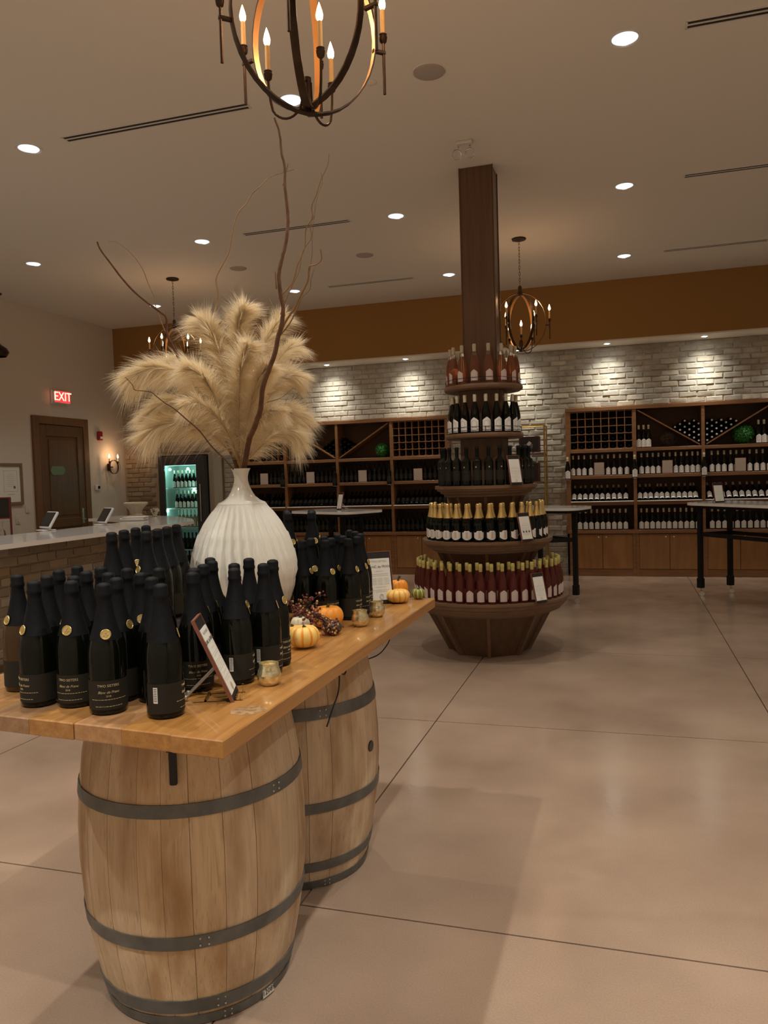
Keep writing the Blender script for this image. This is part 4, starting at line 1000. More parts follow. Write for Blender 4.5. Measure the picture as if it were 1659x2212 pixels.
g = G(); g.tube([(hw - .07, -.03, .92), (hw - .07, -.03, 1.55)], .009, 8); g.build('handle', M_steel, dr_)
for k, z in enumerate((1.498, 1.150, .82, .44, .14)):
    G().bb(-hw + .067, hw - .067, .075, .48, z - .022, z - .004).build('shelf', M_fint, t, smooth=False)
    for i in range(7):
        kd = 'white' if k < 2 else ('rose' if k == 2 else 'dark')
        bottle(kd, ((FX0 + FX1) / 2 - .20 + .074 * i + (.03 * k if k < 3 else 0), FY + .125, z - .003), '%s bottle from left on fridge shelf %s from top' % (ORD[i], ['one', 'two', 'three', 'four', 'five'][k]), 'bottles in the wine fridge', RN.uniform(-.1, .1), s=.90)
for dx, zz in ((-.25, 1.84), (.10, 1.84), (-.33, 1.10), (.2, 1.45)):
    lamp('POINT', ((FX0 + FX1) / 2 + dx, FY + .06, zz - (.03 if zz > 1.5 else 0)), 1.3, (.45, 1, .80), .025, name='fridge_lamp')

# ---------------------------------------------------------------- bar counter
t = thing('bar_counter', (-5.4, 6, 0), 'brick-fronted bar with a pale quartz top along the left', 'counter')
top = [(-4.95, 2.0), (-4.95, 8.05), (-5.06, 8.5), (-5.30, 8.86), (-5.65, 9.22), (-6.1, 9.62), (-6.6, 9.90), (-7.2, 10.05), (-7.2, 9.28), (-6.75, 9.15), (-6.3, 8.85), (-6.02, 8.5), (-5.90, 8.1), (-5.87, 7.4), (-5.87, 2.0)]
g = G(); g.prism([(x + 5.4, y - 6) for x, y in top], 1.078, 1.12, 0, 1); g.build('countertop', [M_quartz, M_qedge], t, smooth=False)
core_ = [(-5.21, 2.1), (-5.21, 8.05), (-5.30, 8.4), (-5.5, 8.7), (-5.85, 9.06), (-6.3, 9.44), (-6.75, 9.68), (-7.1, 9.75), (-7.1, 9.50), (-6.6, 9.35), (-6.15, 9.0), (-5.80, 8.6), (-5.70, 8.1), (-5.7, 2.1)]
g = G(); g.prism([(x + 5.4, y - 6) for x, y in core_], 0.0, 1.078); g.build('core', M_mortd, t, smooth=False)
sp = []
for r in range(12):
    y = 4.1 + (.125 if r % 2 else 0) + RN.uniform(-.02, .02)
    while y < 8.0: sp.append((r, y)); y += .25
for r, y in sp:
    if r < 2 and y > 6.5: continue
    o = put('brick', RN.choice(BMD), t, (-5.221 + RN.uniform(-.003, .003) + 5.4, y - 6, .055 + .0885 * r), (0, 0, pi / 2 + (pi if RN.random() < .5 else 0))); o.scale = (1.0, 1, 1.09)
g = G(); g.box((.225, 0, .03), (.03, 4.2, .06), 0, 0, .006); g.build('foot_rail', M_col, t)
# things on the bar
def tablet(x, y, rz, label):
    t = thing('pos_tablet', (x, y, 1.12), label, 'tablet', None, rz); R = Matrix.Rotation(-.55, 3, 'X')
    g = G(); g.box(R @ Vector((0, 0, .13)), (.24, .03, .20), 0, 0, .01, R); g.build('shell', M_white, t)
    g = G(); g.box(R @ Vector((0, -.0165, .13)), (.215, .003, .17), 0, 0, 0, R); g.build('screen', M_screen, t)
    g = G(); g.box((0, .03, .006), (.16, .15, .012), 0, 0, .004); g.box((0, .06, .05), (.05, .025, .09), 0, 0, .004); g.build('stand', M_white, t)
tablet(-5.93, 6.90, radians(-25), 'white tilted till tablet on the bar, nearest the left edge')
tablet(-5.83, 7.72, radians(-30), 'white tilted till tablet on the bar, beside the paper tray')
t = thing('card_tray', (-5.98, 8.60, 1.12), 'pale flat tray of papers on the bar before the urn', 'tray', None, .3)
G().box((0, 0, .02), (.30, .22, .035), 0, 0, .006).build('base', M_qedge, t); G().box((.02, -.01, .045), (.28, .20, .012), 0, 0, .003).build('sheets', M_paper, t)
t = thing('stone_urn', (-6.42, 9.28, 1.12), 'wide-rimmed carved stone urn on the end of the bar', 'urn')
rf = lambda a, z: 1 + (.035 * cos(12 * a) if z < .13 else 0)
g = G(); g.lathe([(.115, 0), (.125, .012), (.12, .03), (.085, .04), (.075, .06), (.085, .10), (.105, .135), (.135, .165), (.158, .18), (.165, .195), (.160, .212), (.140, .216), (.120, .20), (.001, .17)], 48, rf=rf); g.build('bowl', M_porc, t)
t = thing('coral_ornament', (-6.28, 9.52, 1.12), 'small pale branching ornament beside the stone urn', 'ornament'); g = G(); rr = random.Random(3)
for k in range(9):
    a = rr.uniform(0, 6.28); g.tube([(0, 0, .01), (.03 * cos(a), .03 * sin(a), .04), (.05 * cos(a + .5), .05 * sin(a + .5), .06 + .06 * rr.random())], [.012, .009, .005], 6); g.sphere((.05 * cos(a + .5), .05 * sin(a + .5), .07 + .04 * rr.random()), .014, 8)
g.sphere((0, 0, .012), .035, 10, sq=(1, 1, .4)); g.build('branches', M_porc, t)
t = thing('glass_display', (-6.72, 7.22, 0), 'black display unit with red edges and hanging glasses, left edge', 'display', None, radians(40))
g = G(); g.box((-.12, .1, .5), (.34, .24, 1.0)); g.build('plinth', M_board, t)
g = G(); g.box((-.12, .1, 1.36), (.34, .24, .22)); g.build('printed_header', M_board, t)
g = G()
for x in (-.295, .055): g.box((x, .1, 1.235), (.012, .25, .47))
for z in (1.475, 1.245, 1.006): g.box((-.12, .1, z), (.36, .25, .012))
g.build('red_edge', M_redtrim, t)
g = G(); g.box((-.16, -.022, 1.37), (.09, .004, .06)); g.box((-.08, -.022, 1.38), (.012, .004, .09)); g.build('emblem', M_lgry, t)
for k in range(3):
    g = G(); g.lathe([(.026, 1.20), (.003, 1.196), (.003, 1.13), (.024, 1.10), (.03, 1.06), (.026, 1.02)], 14, (-.22 + .095 * k, .0, 0), cap=False); g.build('glass', M_clearw, t)

# ---------------------------------------------------------------- barrels
BHT = .988
def br(z): return .288 + .070 * (1 - ((z - BHT / 2) / (BHT / 2)) ** 2)
def barrel(cx, cy, label, seed, hoops, front_only=False):
    t = thing('wine_barrel', (cx, cy, 0), label, 'barrel'); r = random.Random(seed)
    ws = [r.uniform(.75, 1.3) for _ in range(25)]; tot = sum(ws); a = r.uniform(0, 1)
    for w_ in ws:
        da = 2 * pi * w_ / tot; g = G(); gap = .0006; nz2 = 9; na = 3; jr = r.uniform(-.001, .001)
        for j in range(nz2 + 1):
            z = BHT * j / nz2; rr = br(z) + jr; a0, a1 = a + gap / rr, a + da - gap / rr; row = []
            for k in range(na + 1):
                an = a0 + (a1 - a0) * k / na; e_ = .0015 if k in (0, na) else 0
                g.v.append(Vector(((rr - e_) * cos(an), (rr - e_) * sin(an), z)))
            for k in (na, 0):
                an = a0 if k == 0 else a1; g.v.append(Vector(((rr - .022) * cos(an), (rr - .022) * sin(an), z)))
        q = na + 3
        for j in range(nz2):
            for k in range(q): k2 = (k + 1) % q; g.face((j * q + k, j * q + k2, (j + 1) * q + k2, (j + 1) * q + k))
        g.face(list(range(q))[::-1]); g.face(range(nz2 * q, nz2 * q + q)); g.build('stave', M_oak, t, ang=30)
        a += da
    g = G(); g.lathe([(br(z_) - .012, z_) for z_ in [.02 + .0948 * k for k in range(11)]], 40); g.build('barrel_core', M_oakin, t)
    for z0_, z1_ in hoops:
        g = G(); n = 4; P = [(br(z0_ + (z1_ - z0_) * k / n) + .0035, z0_ + (z1_ - z0_) * k / n) for k in range(n + 1)]
        P = [(P[0][0] - .0035, z0_)] + P + [(P[-1][0] - .0035, z1_)]; g.lathe(P, 56, cap=False); h_ = g.build('hoop', M_hoop, t)
        g = G(); aa = r.uniform(-1.4, -.3)
        for k in range(2):
            for q in (-.4, .4):
                rr = br((z0_ + z1_) / 2) + .0035; an = aa + k * .07 + q * .0; zz = (z0_ + z1_) / 2 + q * (z1_ - z0_) * .6
                g.sphere((rr * cos(an), rr * sin(an), zz), .0035, 8)
        g.build('rivet', M_steel, h_)
    return t
b1 = barrel(-1.36, 2.215, 'oak wine barrel under the near end of the plank table', 4, [(.004, .036), (.048, .092), (.262, .303), (.650, .688), (.915, .955)])
b2 = barrel(-1.345, 2.985, 'oak wine barrel with a bung hole, under the far end of the table', 9, [(.004, .036), (.078, .118), (.322, .363), (.682, .728), (.915, .955)])
an = radians(-6.4); rr = br(.51) + .0012; M_ = Matrix.Rotation(an, 3, 'Z') @ Matrix.Rotation(pi / 2, 3, 'Y')
G().lathe([(.0001, 0), (.021, 0), (.023, -.003)], 20, (rr * cos(an), rr * sin(an), .512), M=M_, cap=False).build('bung_hole', M_screen, b2)
def on_cyl(r, x, z): return Vector((r * sin(x / r), -r * cos(x / r), z))
# paper tag with the number on the lowest hoop
tg = put('number_tag', patch(G(), br(.02) + .006, .085, -.0, .030, 8).mesh('number_tag', M_tag), b1, (0, 0, .006), (0, 0, radians(90 - 17)))
put('lettering', text_mesh('12089', .022, M_screen, bend=br(.02) + .0066), tg, (0, 0, .0145))
# power strip hanging at the front barrel
an = radians(-67.6); rr = br(.8) + .014
t = thing('power_strip', (-1.36 + rr * cos(an), 2.215 + rr * sin(an), 0), 'black plug strip hanging under the near table edge', 'plug', None, an + pi / 2)
g = G(); g.box((0, 0, .80), (.021, .018, .11), 0, 0, .003); g.box((-.002, 0, .90), (.014, .012, .10), 0, 0, .002); g.box((-.012, 0, .875), (.008, .012, .07)); g.build('housing', M_cord, t)
# cords under the table between the barrels
def cord(pts, label, r=.0028):
    P = []; n = len(pts)
    for i in range(n - 1):
        p0, p1, p2, p3 = [Vector(pts[min(max(i + k, 0), n - 1)]) for k in (-1, 0, 1, 2)]
        for s_ in range(6):
            u = s_ / 6; P.append(.5 * ((2 * p1) + (p2 - p0) * u + (2 * p0 - 5 * p1 + 4 * p2 - p3) * u * u + (3 * p1 - p0 - 3 * p2 + p3) * u ** 3))
    P.append(Vector(pts[-1])); t = thing('extension_lead', P[0], label, 'cable'); G().tube([p - P[0] for p in P], r, 6).build('wire', M_cord, t)
cord([(-.95, 2.50, .988), (-.955, 2.52, .90), (-.97, 2.54, .84), (-.975, 2.50, .80), (-.98, 2.45, .75)], 'black cord hanging between the two barrels')
cord([(-.96, 2.62, .988), (-.955, 2.60, .93), (-.95, 2.56, .905), (-.95, 2.52, .925), (-.95, 2.47, .988)], 'black cord looped under the table between barrels')
cord([(-.985, 3.20, .988), (-.98, 3.22, .90), (-1.00, 3.22, .855), (-1.035, 3.20, .82), (-1.10, 3.16, .80)], 'thin black cord sagging behind the far barrel')

# ---------------------------------------------------------------- plank table
TZ = 1.03
t = thing('plank_table', (-1.33, 2.5, 0), 'honey-coloured thick plank tabletop resting on two oak barrels', 'table')
c0, c1, c2, c3 = (-.847, 1.508), (-1.83, 1.590), (-1.83, 3.50), (-.835, 3.475)
n = 7
for k in range(n):
    u0, u1 = k / n + .0009, (k + 1) / n - .0009; L_ = lambda a, b_, u: (a[0] + (b_[0] - a[0]) * u + 1.33, a[1] + (b_[1] - a[1]) * u - 2.5)
    jz = RN.uniform(-.0008, .0008); P = [L_(c0, c1, u0), L_(c3, c2, u0), L_(c3, c2, u1), L_(c0, c1, u1)]
    fy = RN.uniform(-.004, .004); P[0] = (P[0][0], P[0][1] + fy); P[3] = (P[3][0], P[3][1] + fy)
    # chamfered board
    g = G(); b_ = .003; cx_ = sum(p[0] for p in P) / 4; cy_ = sum(p[1] for p in P) / 4
    ins = lambda p, d_: (p[0] - math.copysign(d_, p[0] - cx_), p[1] - math.copysign(d_, p[1] - cy_))
    rings = [[(*ins(p, b_), TZ - .042) for p in P], [(*p, TZ - .042 + b_) for p in P], [(*p, TZ - b_ + jz) for p in P], [(*ins(p, b_), TZ + jz) for p in P]]
    for rg in rings: g.v += [Vector(v) for v in rg]
    g.face((0, 1, 2, 3)); g.face((15, 14, 13, 12))
    for j in range(3):
        for q in range(4): q2 = (q + 1) % 4; g.face((4 * j + q2, 4 * j + q, 4 * j + 4 + q, 4 * j + 4 + q2))
    g.build('plank', M_table, t, smooth=False)
g = G(); g.prism([(c0[0] + 1.33 - .004, c0[1] - 2.5 + .006), (c3[0] + 1.33 - .004, c3[1] - 2.5 - .006), (c2[0] + 1.33 + .004, c2[1] - 2.5 - .006), (c1[0] + 1.33 + .004, c1[1] - 2.5 + .006)], TZ - .039, TZ - .004); g.build('joint_filler', M_glue, t, smooth=False)
g = G(); g.box((.05, .85, TZ - .058), (.80, .07, .030), 0, 0, .003); g.build('cleat', M_table, t)
g = G(); g.lathe([(.0001, .0004), (.034, .0004), (.036, 0)], 18, (-.895 + 1.33, 1.72 - 2.5, TZ + .0006), cap=False, rf=lambda a, z: 1 + .25 * cos(a - .6) ** 2 + .05 * sin(5 * a)); g.build('knot', mat('knot_wood', (.22, .12, .05), .5, noise=((60, 60, 60), (.40, .25, .12), .4, .6)), t)

def riser(x, y, w_, l_, h_, rz, label):
    t = thing('riser_box', (x, y, TZ + .001), label, 'box', None, rz)
    G().box((0, 0, h_ - .006), (w_, l_, .012), 0, 0, .002).build('top_board', M_board, t)
    for sx in (-1, 1): G().box((sx * (w_ / 2 - .006), 0, (h_ - .012) / 2), (.012, l_, h_ - .012)).build('side_board', M_board, t)
    for sy in (-1, 1): G().box((0, sy * (l_ / 2 - .006), (h_ - .012) / 2), (w_ - .024, .012, h_ - .012)).build('end_board', M_board, t)
riser(-1.60, 2.365, .27, .47, .088, .30, 'black riser box under the raised bottles left of the vase')
riser(-1.385, 3.22, .24, .40, .098, .30, 'black riser box under the raised bottles behind the vase')

# sparkling bottles on the table
m_t1 = text_mesh('TWO SISTERS', .0088, M_lgold, bend=.0465); m_t2 = text_mesh('Blanc de Franc', .0088, M_lgold, shear=.4, bend=.0465); m_t3 = text_mesh('2018', .0062, M_lgold, bend=.0465)
g = G()
for zz, th in ((.0395, .95), (.0225, .72)):
    k = -th
    rr = random.Random(2)
    while k < th:
        d_ = rr.uniform(.05, .16); patch(g, .0465, d_ / 2, zz - .0007, zz + .0007, 2, 0, k + d_ / 2); k += d_ + .035
m_t4 = g.mesh('small_print', M_lgold)
SEALZ = .199
def champ(x, y, z, turn, label, group=None, text=False, kind='black', bar=False, seal=True):
    """turn: degrees the label is turned away from the viewer's side (positive = to the right)"""
    rz = atan2(-x, y) + radians(turn)
    o = bottle(kind, (x, y, z + .0012), label, group, rz, name='sparkling_wine_bottle')
    if seal: sl = put('seal', m_seal, o, (0, -.0352, SEALZ), (radians(-15), 0, 0)); sl.scale = (1.25, 1, 1.25)
    lb = [c for c in o.children if c.name.startswith('label')][0]
    if text:
        for m_, zz in ((m_t1, .0735), (m_t2, .0575), (m_t3, .0478)): put('lettering', m_, lb, (0, 0, zz))
        put('small_print', m_t4, lb)
    if bar: put('barcode', m_bar, lb, (0, 0, 0), (0, 0, radians(-118)))
    return o
champ(-1.632, 1.786, TZ, -60, 'brown-tinted sparkling bottle at the far left of the table', kind='amber')
champ(-1.473, 1.669, TZ, -62, 'black-foiled bottle second from left in front, seal turned left', text=True)
champ(-1.368, 1.683, TZ, -26, 'black-foiled bottle in front, third from left, seal half turned', text=True)
champ(-1.244, 1.648, TZ, 0, 'black-foiled bottle in front whose round gold seal faces the camera', text=True)
champ(-1.081, 1.649, TZ, 88, 'black-foiled bottle nearest the front edge with white barcode showing', text=True, bar=True)
champ(-1.279, 1.748, TZ, 52, 'black-foiled bottle right behind the one whose seal faces forward')
champ(-1.183, 1.765, TZ, 110, 'black-foiled bottle behind and left of the barcode bottle', bar=True)
champ(-1.125, 1.870, TZ, 6, 'black-foiled bottle half hidden by the tilted menu board', text=True, seal=False)
for k, (x, y) in enumerate([(-1.525, 1.779), (-1.431, 1.772), (-1.585, 1.899), (-1.469, 1.873), (-1.600, 1.999), (-1.498, 1.975), (-1.375, 1.845), (-1.275, 1.850), (-1.385, 1.945), (-1.285, 1.955)]):
    champ(x, y, TZ, RN.uniform(-180, 180), '%s black-foiled bottle from the left in the crowd behind the front row' % ORD[k], 'bottles massed behind the front row')
for k, (x, y) in enumerate([(-1.595, 2.167), (-1.625, 2.275), (-1.655, 2.385), (-1.690, 2.500), (-1.490, 2.205), (-1.520, 2.315), (-1.553, 2.425), (-1.58, 2.53)]):
    champ(x, y, TZ + .089, RN.uniform(-180, 180), '%s raised black-foiled bottle left of the vase' % ORD[k], 'raised bottles left of the vase', kind='black')
for x, y, a, lb, tx in ((-1.048, 1.964, 95, 'black-foiled bottle just right of the tilted menu board', True), (-1.012, 2.075, 88, 'black-foiled bottle directly behind the nearest gold candle holder', True), (-1.028, 2.172, 60, 'black-foiled bottle nearest the striped pumpkin', True),
                        (-1.107, 2.075, 70, 'black-foiled bottle behind the two by the menu board', False), (-1.130, 2.215, 120, 'black-foiled bottle tallest before the right half of the vase', False), (-1.171, 1.955, 100, 'black-foiled bottle left of the vase foot, front of three', False), (-1.195, 2.048, 100, 'black-foiled bottle left of the vase foot, middle of three', False),
                        (-1.218, 2.142, 100, 'black-foiled bottle left of the vase foot, rear of three', False), (-1.272, 2.225, 100, 'black-foiled bottle closest to the vase on its left', False)):
    champ(x, y, TZ, a, lb, None, tx, bar=a > 80)
for k, (x, y, a) in enumerate([(-1.222, 2.862, 60), (-1.125, 2.862, 45), (-1.055, 2.935, 62), (-1.225, 2.958, 20), (-1.140, 2.965, 55), (-1.05, 3.030, 70), (-1.205, 3.055, 40), (-1.125, 3.065, 30), (-1.085, 3.175, 64), (-1.180, 3.150, 10), (-1.155, 3.310, 60), (-1.215, 3.40, 30)]):
    champ(x, y, TZ, a, '%s black-foiled bottle of the far group, counting away from the vase' % ORD[k], 'black-foiled bottles right of the vase', x > -1.13, bar=(k == 1))
for k, (x, y) in enumerate([(-1.375, 3.075), (-1.425, 3.18), (-1.475, 3.285), (-1.29, 3.13), (-1.33, 3.235), (-1.375, 3.34)]):
    champ(x, y, TZ + .099, RN.uniform(0, 90), '%s raised black-foiled bottle behind the vase on its right' % ORD[k], 'raised bottles right of the vase')

menu((-.984, 1.828, TZ + .001), atan2(.93, -.37), .41, 'tilted menu board with reddish edge beside the front bottles', H=.232, W=.105, lines=1, title='BLANC de FRANC')
menu((-1.030, 3.285, TZ + .001), .60, .21, 'upright menu board at the far end of the plank table', H=.232, W=.110, lines=1, title='BLANC de FRANC')

# candle holders
def votive(x, y, label):
    t = thing('candle_holder', (x, y, TZ), label, 'candle holder'); rf = lambda a, z: 1 + (.035 * abs(sin(9 * a + z * 160)) if .006 < z < .045 else 0)
    g = G(); g.lathe([(.018, 0), (.024, .003), (.031, .016), (.0325, .030), (.029, .044), (.0265, .050), (.0275, .062), (.0255, .062), (.024, .050), (.026, .040), (.001, .036)], 54, rf=rf, cap=True); g.build('holder', M_mercury, t)
    g = G(); g.lathe([(.0185, .037), (.0185, .046), (.0001, .046)], 18, cap=False); g.build('candle', M_wax, t)
votive(-.947, 1.952, 'gold mercury-glass candle holder nearest the camera')
votive(-.965, 2.790, 'gold mercury-glass candle holder beside the pumpkins')
votive(-.962, 2.990, 'gold mercury-glass candle holder before the upright menu board')

# pumpkins and gourds
def pumpkin(x, y, r, h_, mats, label, nrib=10, stem=.03, tilt=(0, 0), nm='pumpkin', lean=0, phase=0.0):
    t = thing(nm, (x, y, TZ), label, 'pumpkin' if nm == 'pumpkin' else 'gourd', None, phase); t.rotation_euler = (tilt[0], tilt[1], phase)
    if tilt != (0, 0): t.location.z += abs(tilt[0]) * r * .35
    g = G(); N = nrib * 8; prof = []
    for j in range(15):
        a = pi * j / 14; rr = r * (sin(a) ** .8); zz = h_ * .5 - h_ * .5 * cos(a)
        if a > 2.4: zz -= (a - 2.4) * h_ * .20
        if a < .6: zz += (.6 - a) * h_ * .15
        prof.append((max(rr, .0008), zz))
    o = len(g.v); k_ = N
    def rf(a, z): return 1 - .085 * (1 - abs(sin(a * nrib / 2)) ** .55)
    g.lathe(prof, N, rf=rf, cap=True)
    if len(mats) > 1:
        for i in range(len(g.f)):
            c = sum((g.v[q] for q in g.f[i]), Vector()) / len(g.f[i]); a = atan2(c.y, c.x)
            if abs(sin(a * nrib / 2)) < .42: g.m[i] = 1
    g.build('rind', mats, t)
    g = G(); zt_ = max(p[1] for p in prof) * .84; g.tube([(0, 0, zt_), (0, .001, zt_ + stem * .5), (stem * .25, .002, zt_ + stem)], [.0085, .0055, .0065], 7); g.build('stem', M_pstem, t)
pumpkin(-1.034, 2.405, .054, .081, [M_pumpy, M_pumpo], 'small cream and orange striped pumpkin in front of the berries', 10, .014)
pumpkin(-1.075, 2.735, .060, .092, [M_pumpo], 'plain orange pumpkin under the berry sprays', 10, .022)
pumpkin(-1.145, 2.635, .036, .066, [M_pumpw], 'small white pumpkin between the berries and vase', 9, .016)
pumpkin(-1.018, 2.628, .036, .052, [M_pumpg], 'dark green mottled gourd lying under the berries', 9, .012, nm='gourd')
pumpkin(-1.118, 2.495, .036, .060, [M_pumpo], 'orange mini pumpkin half hidden behind the last front bottle', 9, .014)
pumpkin(-.970, 3.330, .054, .066, [M_pumpy, M_pumpo], 'cream and orange striped pumpkin at the far table end', 11, .006)
pumpkin(-.995, 3.425, .046, .098, [M_pumpo], 'orange pumpkin with tall dark stem behind the far striped one', 10, .034)
pumpkin(-.905, 3.440, .031, .052, [M_gourdg, M_gourdy], 'little green and yellow striped gourd at the table corner', 9, .010, nm='gourd')
# berry sprays
def spray(x, y, z, seed, n, size, label, dirs):
    t = thing('berry_spray', (x, y, z), label, 'berries'); r = random.Random(seed); gs, gp, gg = G(), G(), G()
    for k in range(n):
        d0 = r.choice(dirs); v = Vector((d0[0] + r.uniform(-.35, .35), d0[1] + r.uniform(-.35, .35), d0[2] + r.uniform(-.3, .3))) * size * r.uniform(.55, 1.0)
        p0 = Vector((r.uniform(-.01, .01), r.uniform(-.01, .01), 0)); p1 = v * .5 + Vector((0, 0, .012)); p2 = v; p2.z = max(p2.z, -z + TZ + .006)
        gs.tube([p0, p1, p2], [.0016, .0012, .0008], 4)
        for q in range(5):
            p = p2 + Vector((r.uniform(-1, 1), r.uniform(-1, 1), r.uniform(-1, 1))) * .016; p.z = max(p.z, -z + TZ + .006)
            gs.tube([p1.lerp(p2, .7), p], .0006, 3); (gg if r.random() < .3 else gp).sphere(p, r.uniform(.0036, .0052), 8)
    gs.tube([(0, 0, .01), (0.004, 0, (TZ - z) * .5), (0, 0.003, TZ - z + .002)], .0016, 4); gs.build('twigs', M_bstem, t); gp.build('dark_berries', M_berry, t)['kind'] = 'stuff'; gg.build('gold_berries', M_berryg, t)['kind'] = 'stuff'
spray(-1.07, 2.60, TZ + .07, 1, 34, .085, 'spray of dark and gold berries draped over the pumpkins', [(.5, -.3, -.3), (.8, 0, -.6), (-.3, -.3, .3), (0, -.5, 0), (.9, .1, -.7)])
spray(-1.16, 2.70, TZ + .06, 2, 22, .085, 'spray of dark berries against the foot of the vase', [(-.2, -.3, .5), (.2, -.2, .8), (.1, -.6, .1), (.6, -.1, .9)])
spray(-1.225, 2.42, TZ + .14, 3, 14, .075, 'gold berry spray before the vase, between bottle necks', [(0, 0, .8), (.2, .1, .3), (-.2, .1, .9)])
bpy.data.objects['berry_spray.002'].children[1].data.materials[0] = M_berryg

# ---------------------------------------------------------------- vase, pampas and branches
VX, VY = -1.408, 2.722
t = thing('fluted_vase', (VX, VY, TZ + .001), 'large white fluted ceramic vase with a narrow flared neck', 'vase')
low = [(.10, 0), (.118, .006), (.146, .05), (.168, .10), (.186, .155), (.197, .215), (.196, .262), (.184, .312), (.166, .362), (.143, .405), (.118, .440), (.098, .468), (.092, .478)]
NF = 34
def flute(a, z):
    k = min(1, z / .03) * min(1, max(0, (.474 - z) / .03)); a = a + .9 * z + .08 * sin(8 * z)
    return 1 + k * .058 * (abs((a * NF / (2 * pi)) % 1 - .35) / .65 - .5) * 1.6
ll = []
for i in range(len(low) - 1):
    for s_ in range(3): u = s_ / 3; ll.append((low[i][0] + (low[i + 1][0] - low[i][0]) * u, low[i][1] + (low[i + 1][1] - low[i][1]) * u))
ll.append(low[-1])
G().lathe(ll, NF * 8, rf=flute, cap=True).build('fluted_body', M_vase, t, ang=60)
up = [(.094, .476), (.090, .481), (.070, .490), (.052, .505), (.040, .525), (.0315, .545), (.0265, .565), (.0262, .580), (.030, .597), (.0375, .612), (.0345, .612), (.026, .596), (.0225, .578), (.0225, .56), (.001, .54)]
uu = []
for i in range(len(up) - 1):
    for s_ in range(2): u = s_ / 2; uu.append((up[i][0] + (up[i + 1][0] - up[i][0]) * u, up[i][1] + (up[i + 1][1] - up[i][1]) * u))
uu.append(up[-1])
G().lathe(uu, 48, cap=False).build('glazed_neck', M_vaseg, t, ang=70)
EL = Vector((.889, .457, 0)); ED = Vector((-.457, .889, 0)); VB = Vector((VX, VY, 0))
def W3(a, z, b_=0.0): return VB + EL * a + ED * b_ + Vector((0, 0, z))
def smooth(P, n=8):
    out = []; N = len(P)
    for i in range(N - 1):
        p0, p1, p2, p3 = [P[min(max(i + k, 0), N - 1)] for k in (-1, 0, 1, 2)]
        for s_ in range(n):
            u = s_ / n; out.append(.5 * ((2 * p1) + (p2 - p0) * u + (2 * p0 - 5 * p1 + 4 * p2 - p3) * u * u + (3 * p1 - p0 - 3 * p2 + p3) * u ** 3))
    out.append(P[-1]); return out
def plume(pts, depth, flen, n, label, seed, t0=.30, sag=.5, spread=(18, 62)):
    P = [W3(a, z, depth * (i / (len(pts) - 1)) ** 1.3) for i, (a, z) in enumerate(pts)]
    base = P[0]; t = thing('pampas_plume', base, label, 'pampas grass', 'cream pampas plumes in the white vase')
    S = [p - base for p in smooth(P, 8)]; M_ = len(S) - 1; r = random.Random(seed)
    G().tube([Vector((0, 0, -.035))] + S[:-2], [.0026] + [.0024 - .0016 * i / M_ for i in range(M_ - 1)], 5).build('stem', M_stem, t)
    V, F = [], []
    nt_ = n // 9
    for k in range(nt_):
        u = t0 * .5 + (1 - t0 * .5) * r.random() ** .75; f = u * M_; i = min(int(f), M_ - 1); o = S[i].lerp(S[i + 1], f - i)
        tg_ = (S[min(i + 2, M_)] - S[max(i - 1, 0)]).normalized()
        side = tg_.cross(ED).normalized(); nb = tg_.cross(side)
        a = r.choice((0, pi)) + r.gauss(0, .75); rad = side * cos(a) + nb * sin(a) * .75
        env = min(1, max(0, u - t0 * .5) / .30 + .30) * (1.0 if u < .8 else 1 - (u - .8) * 1.2)
        ph = radians(r.uniform(*spread)) * (1.15 - .5 * u); LT = flen * env * r.uniform(.50, 1.12); sg0 = sag * r.uniform(.5, 1.4); cv0 = r.uniform(-.08, .25)
        for _ in range(10):
            p_ = ph + r.gauss(0, .085); d_ = (tg_ * cos(p_) + (rad + nb * r.gauss(0, .10)) * sin(p_)); L_ = LT * r.uniform(.6, 1.05)
            w_ = Vector((r.uniform(-1, 1), r.uniform(-1, 1), r.uniform(-1, 1))).cross(d_).normalized() * .00060
            b0 = len(V); sg = sg0 * r.uniform(.85, 1.15); cv = rad * cv0; oo = o + tg_ * r.uniform(-.012, .012)
            for q in range(4):
                s_ = q / 3; p = oo + (d_ + cv * s_) * L_ * s_ + Vector((0, 0, -1)) * sg * L_ * s_ * s_
                if q < 3: V += [tuple(p - w_ * (1 - .2 * q)), tuple(p + w_ * (1 - .2 * q))]
                else: V.append(tuple(p))
            F += [(b0, b0 + 1, b0 + 3, b0 + 2), (b0 + 2, b0 + 3, b0 + 5, b0 + 4), (b0 + 4, b0 + 5, b0 + 6)]
    me = bpy.data.meshes.new('fluff'); me.from_pydata(V, [], F); me.materials.append(M_fluff); me.update()
    tag(put('fluff', me, t), kind='stuff'); return t
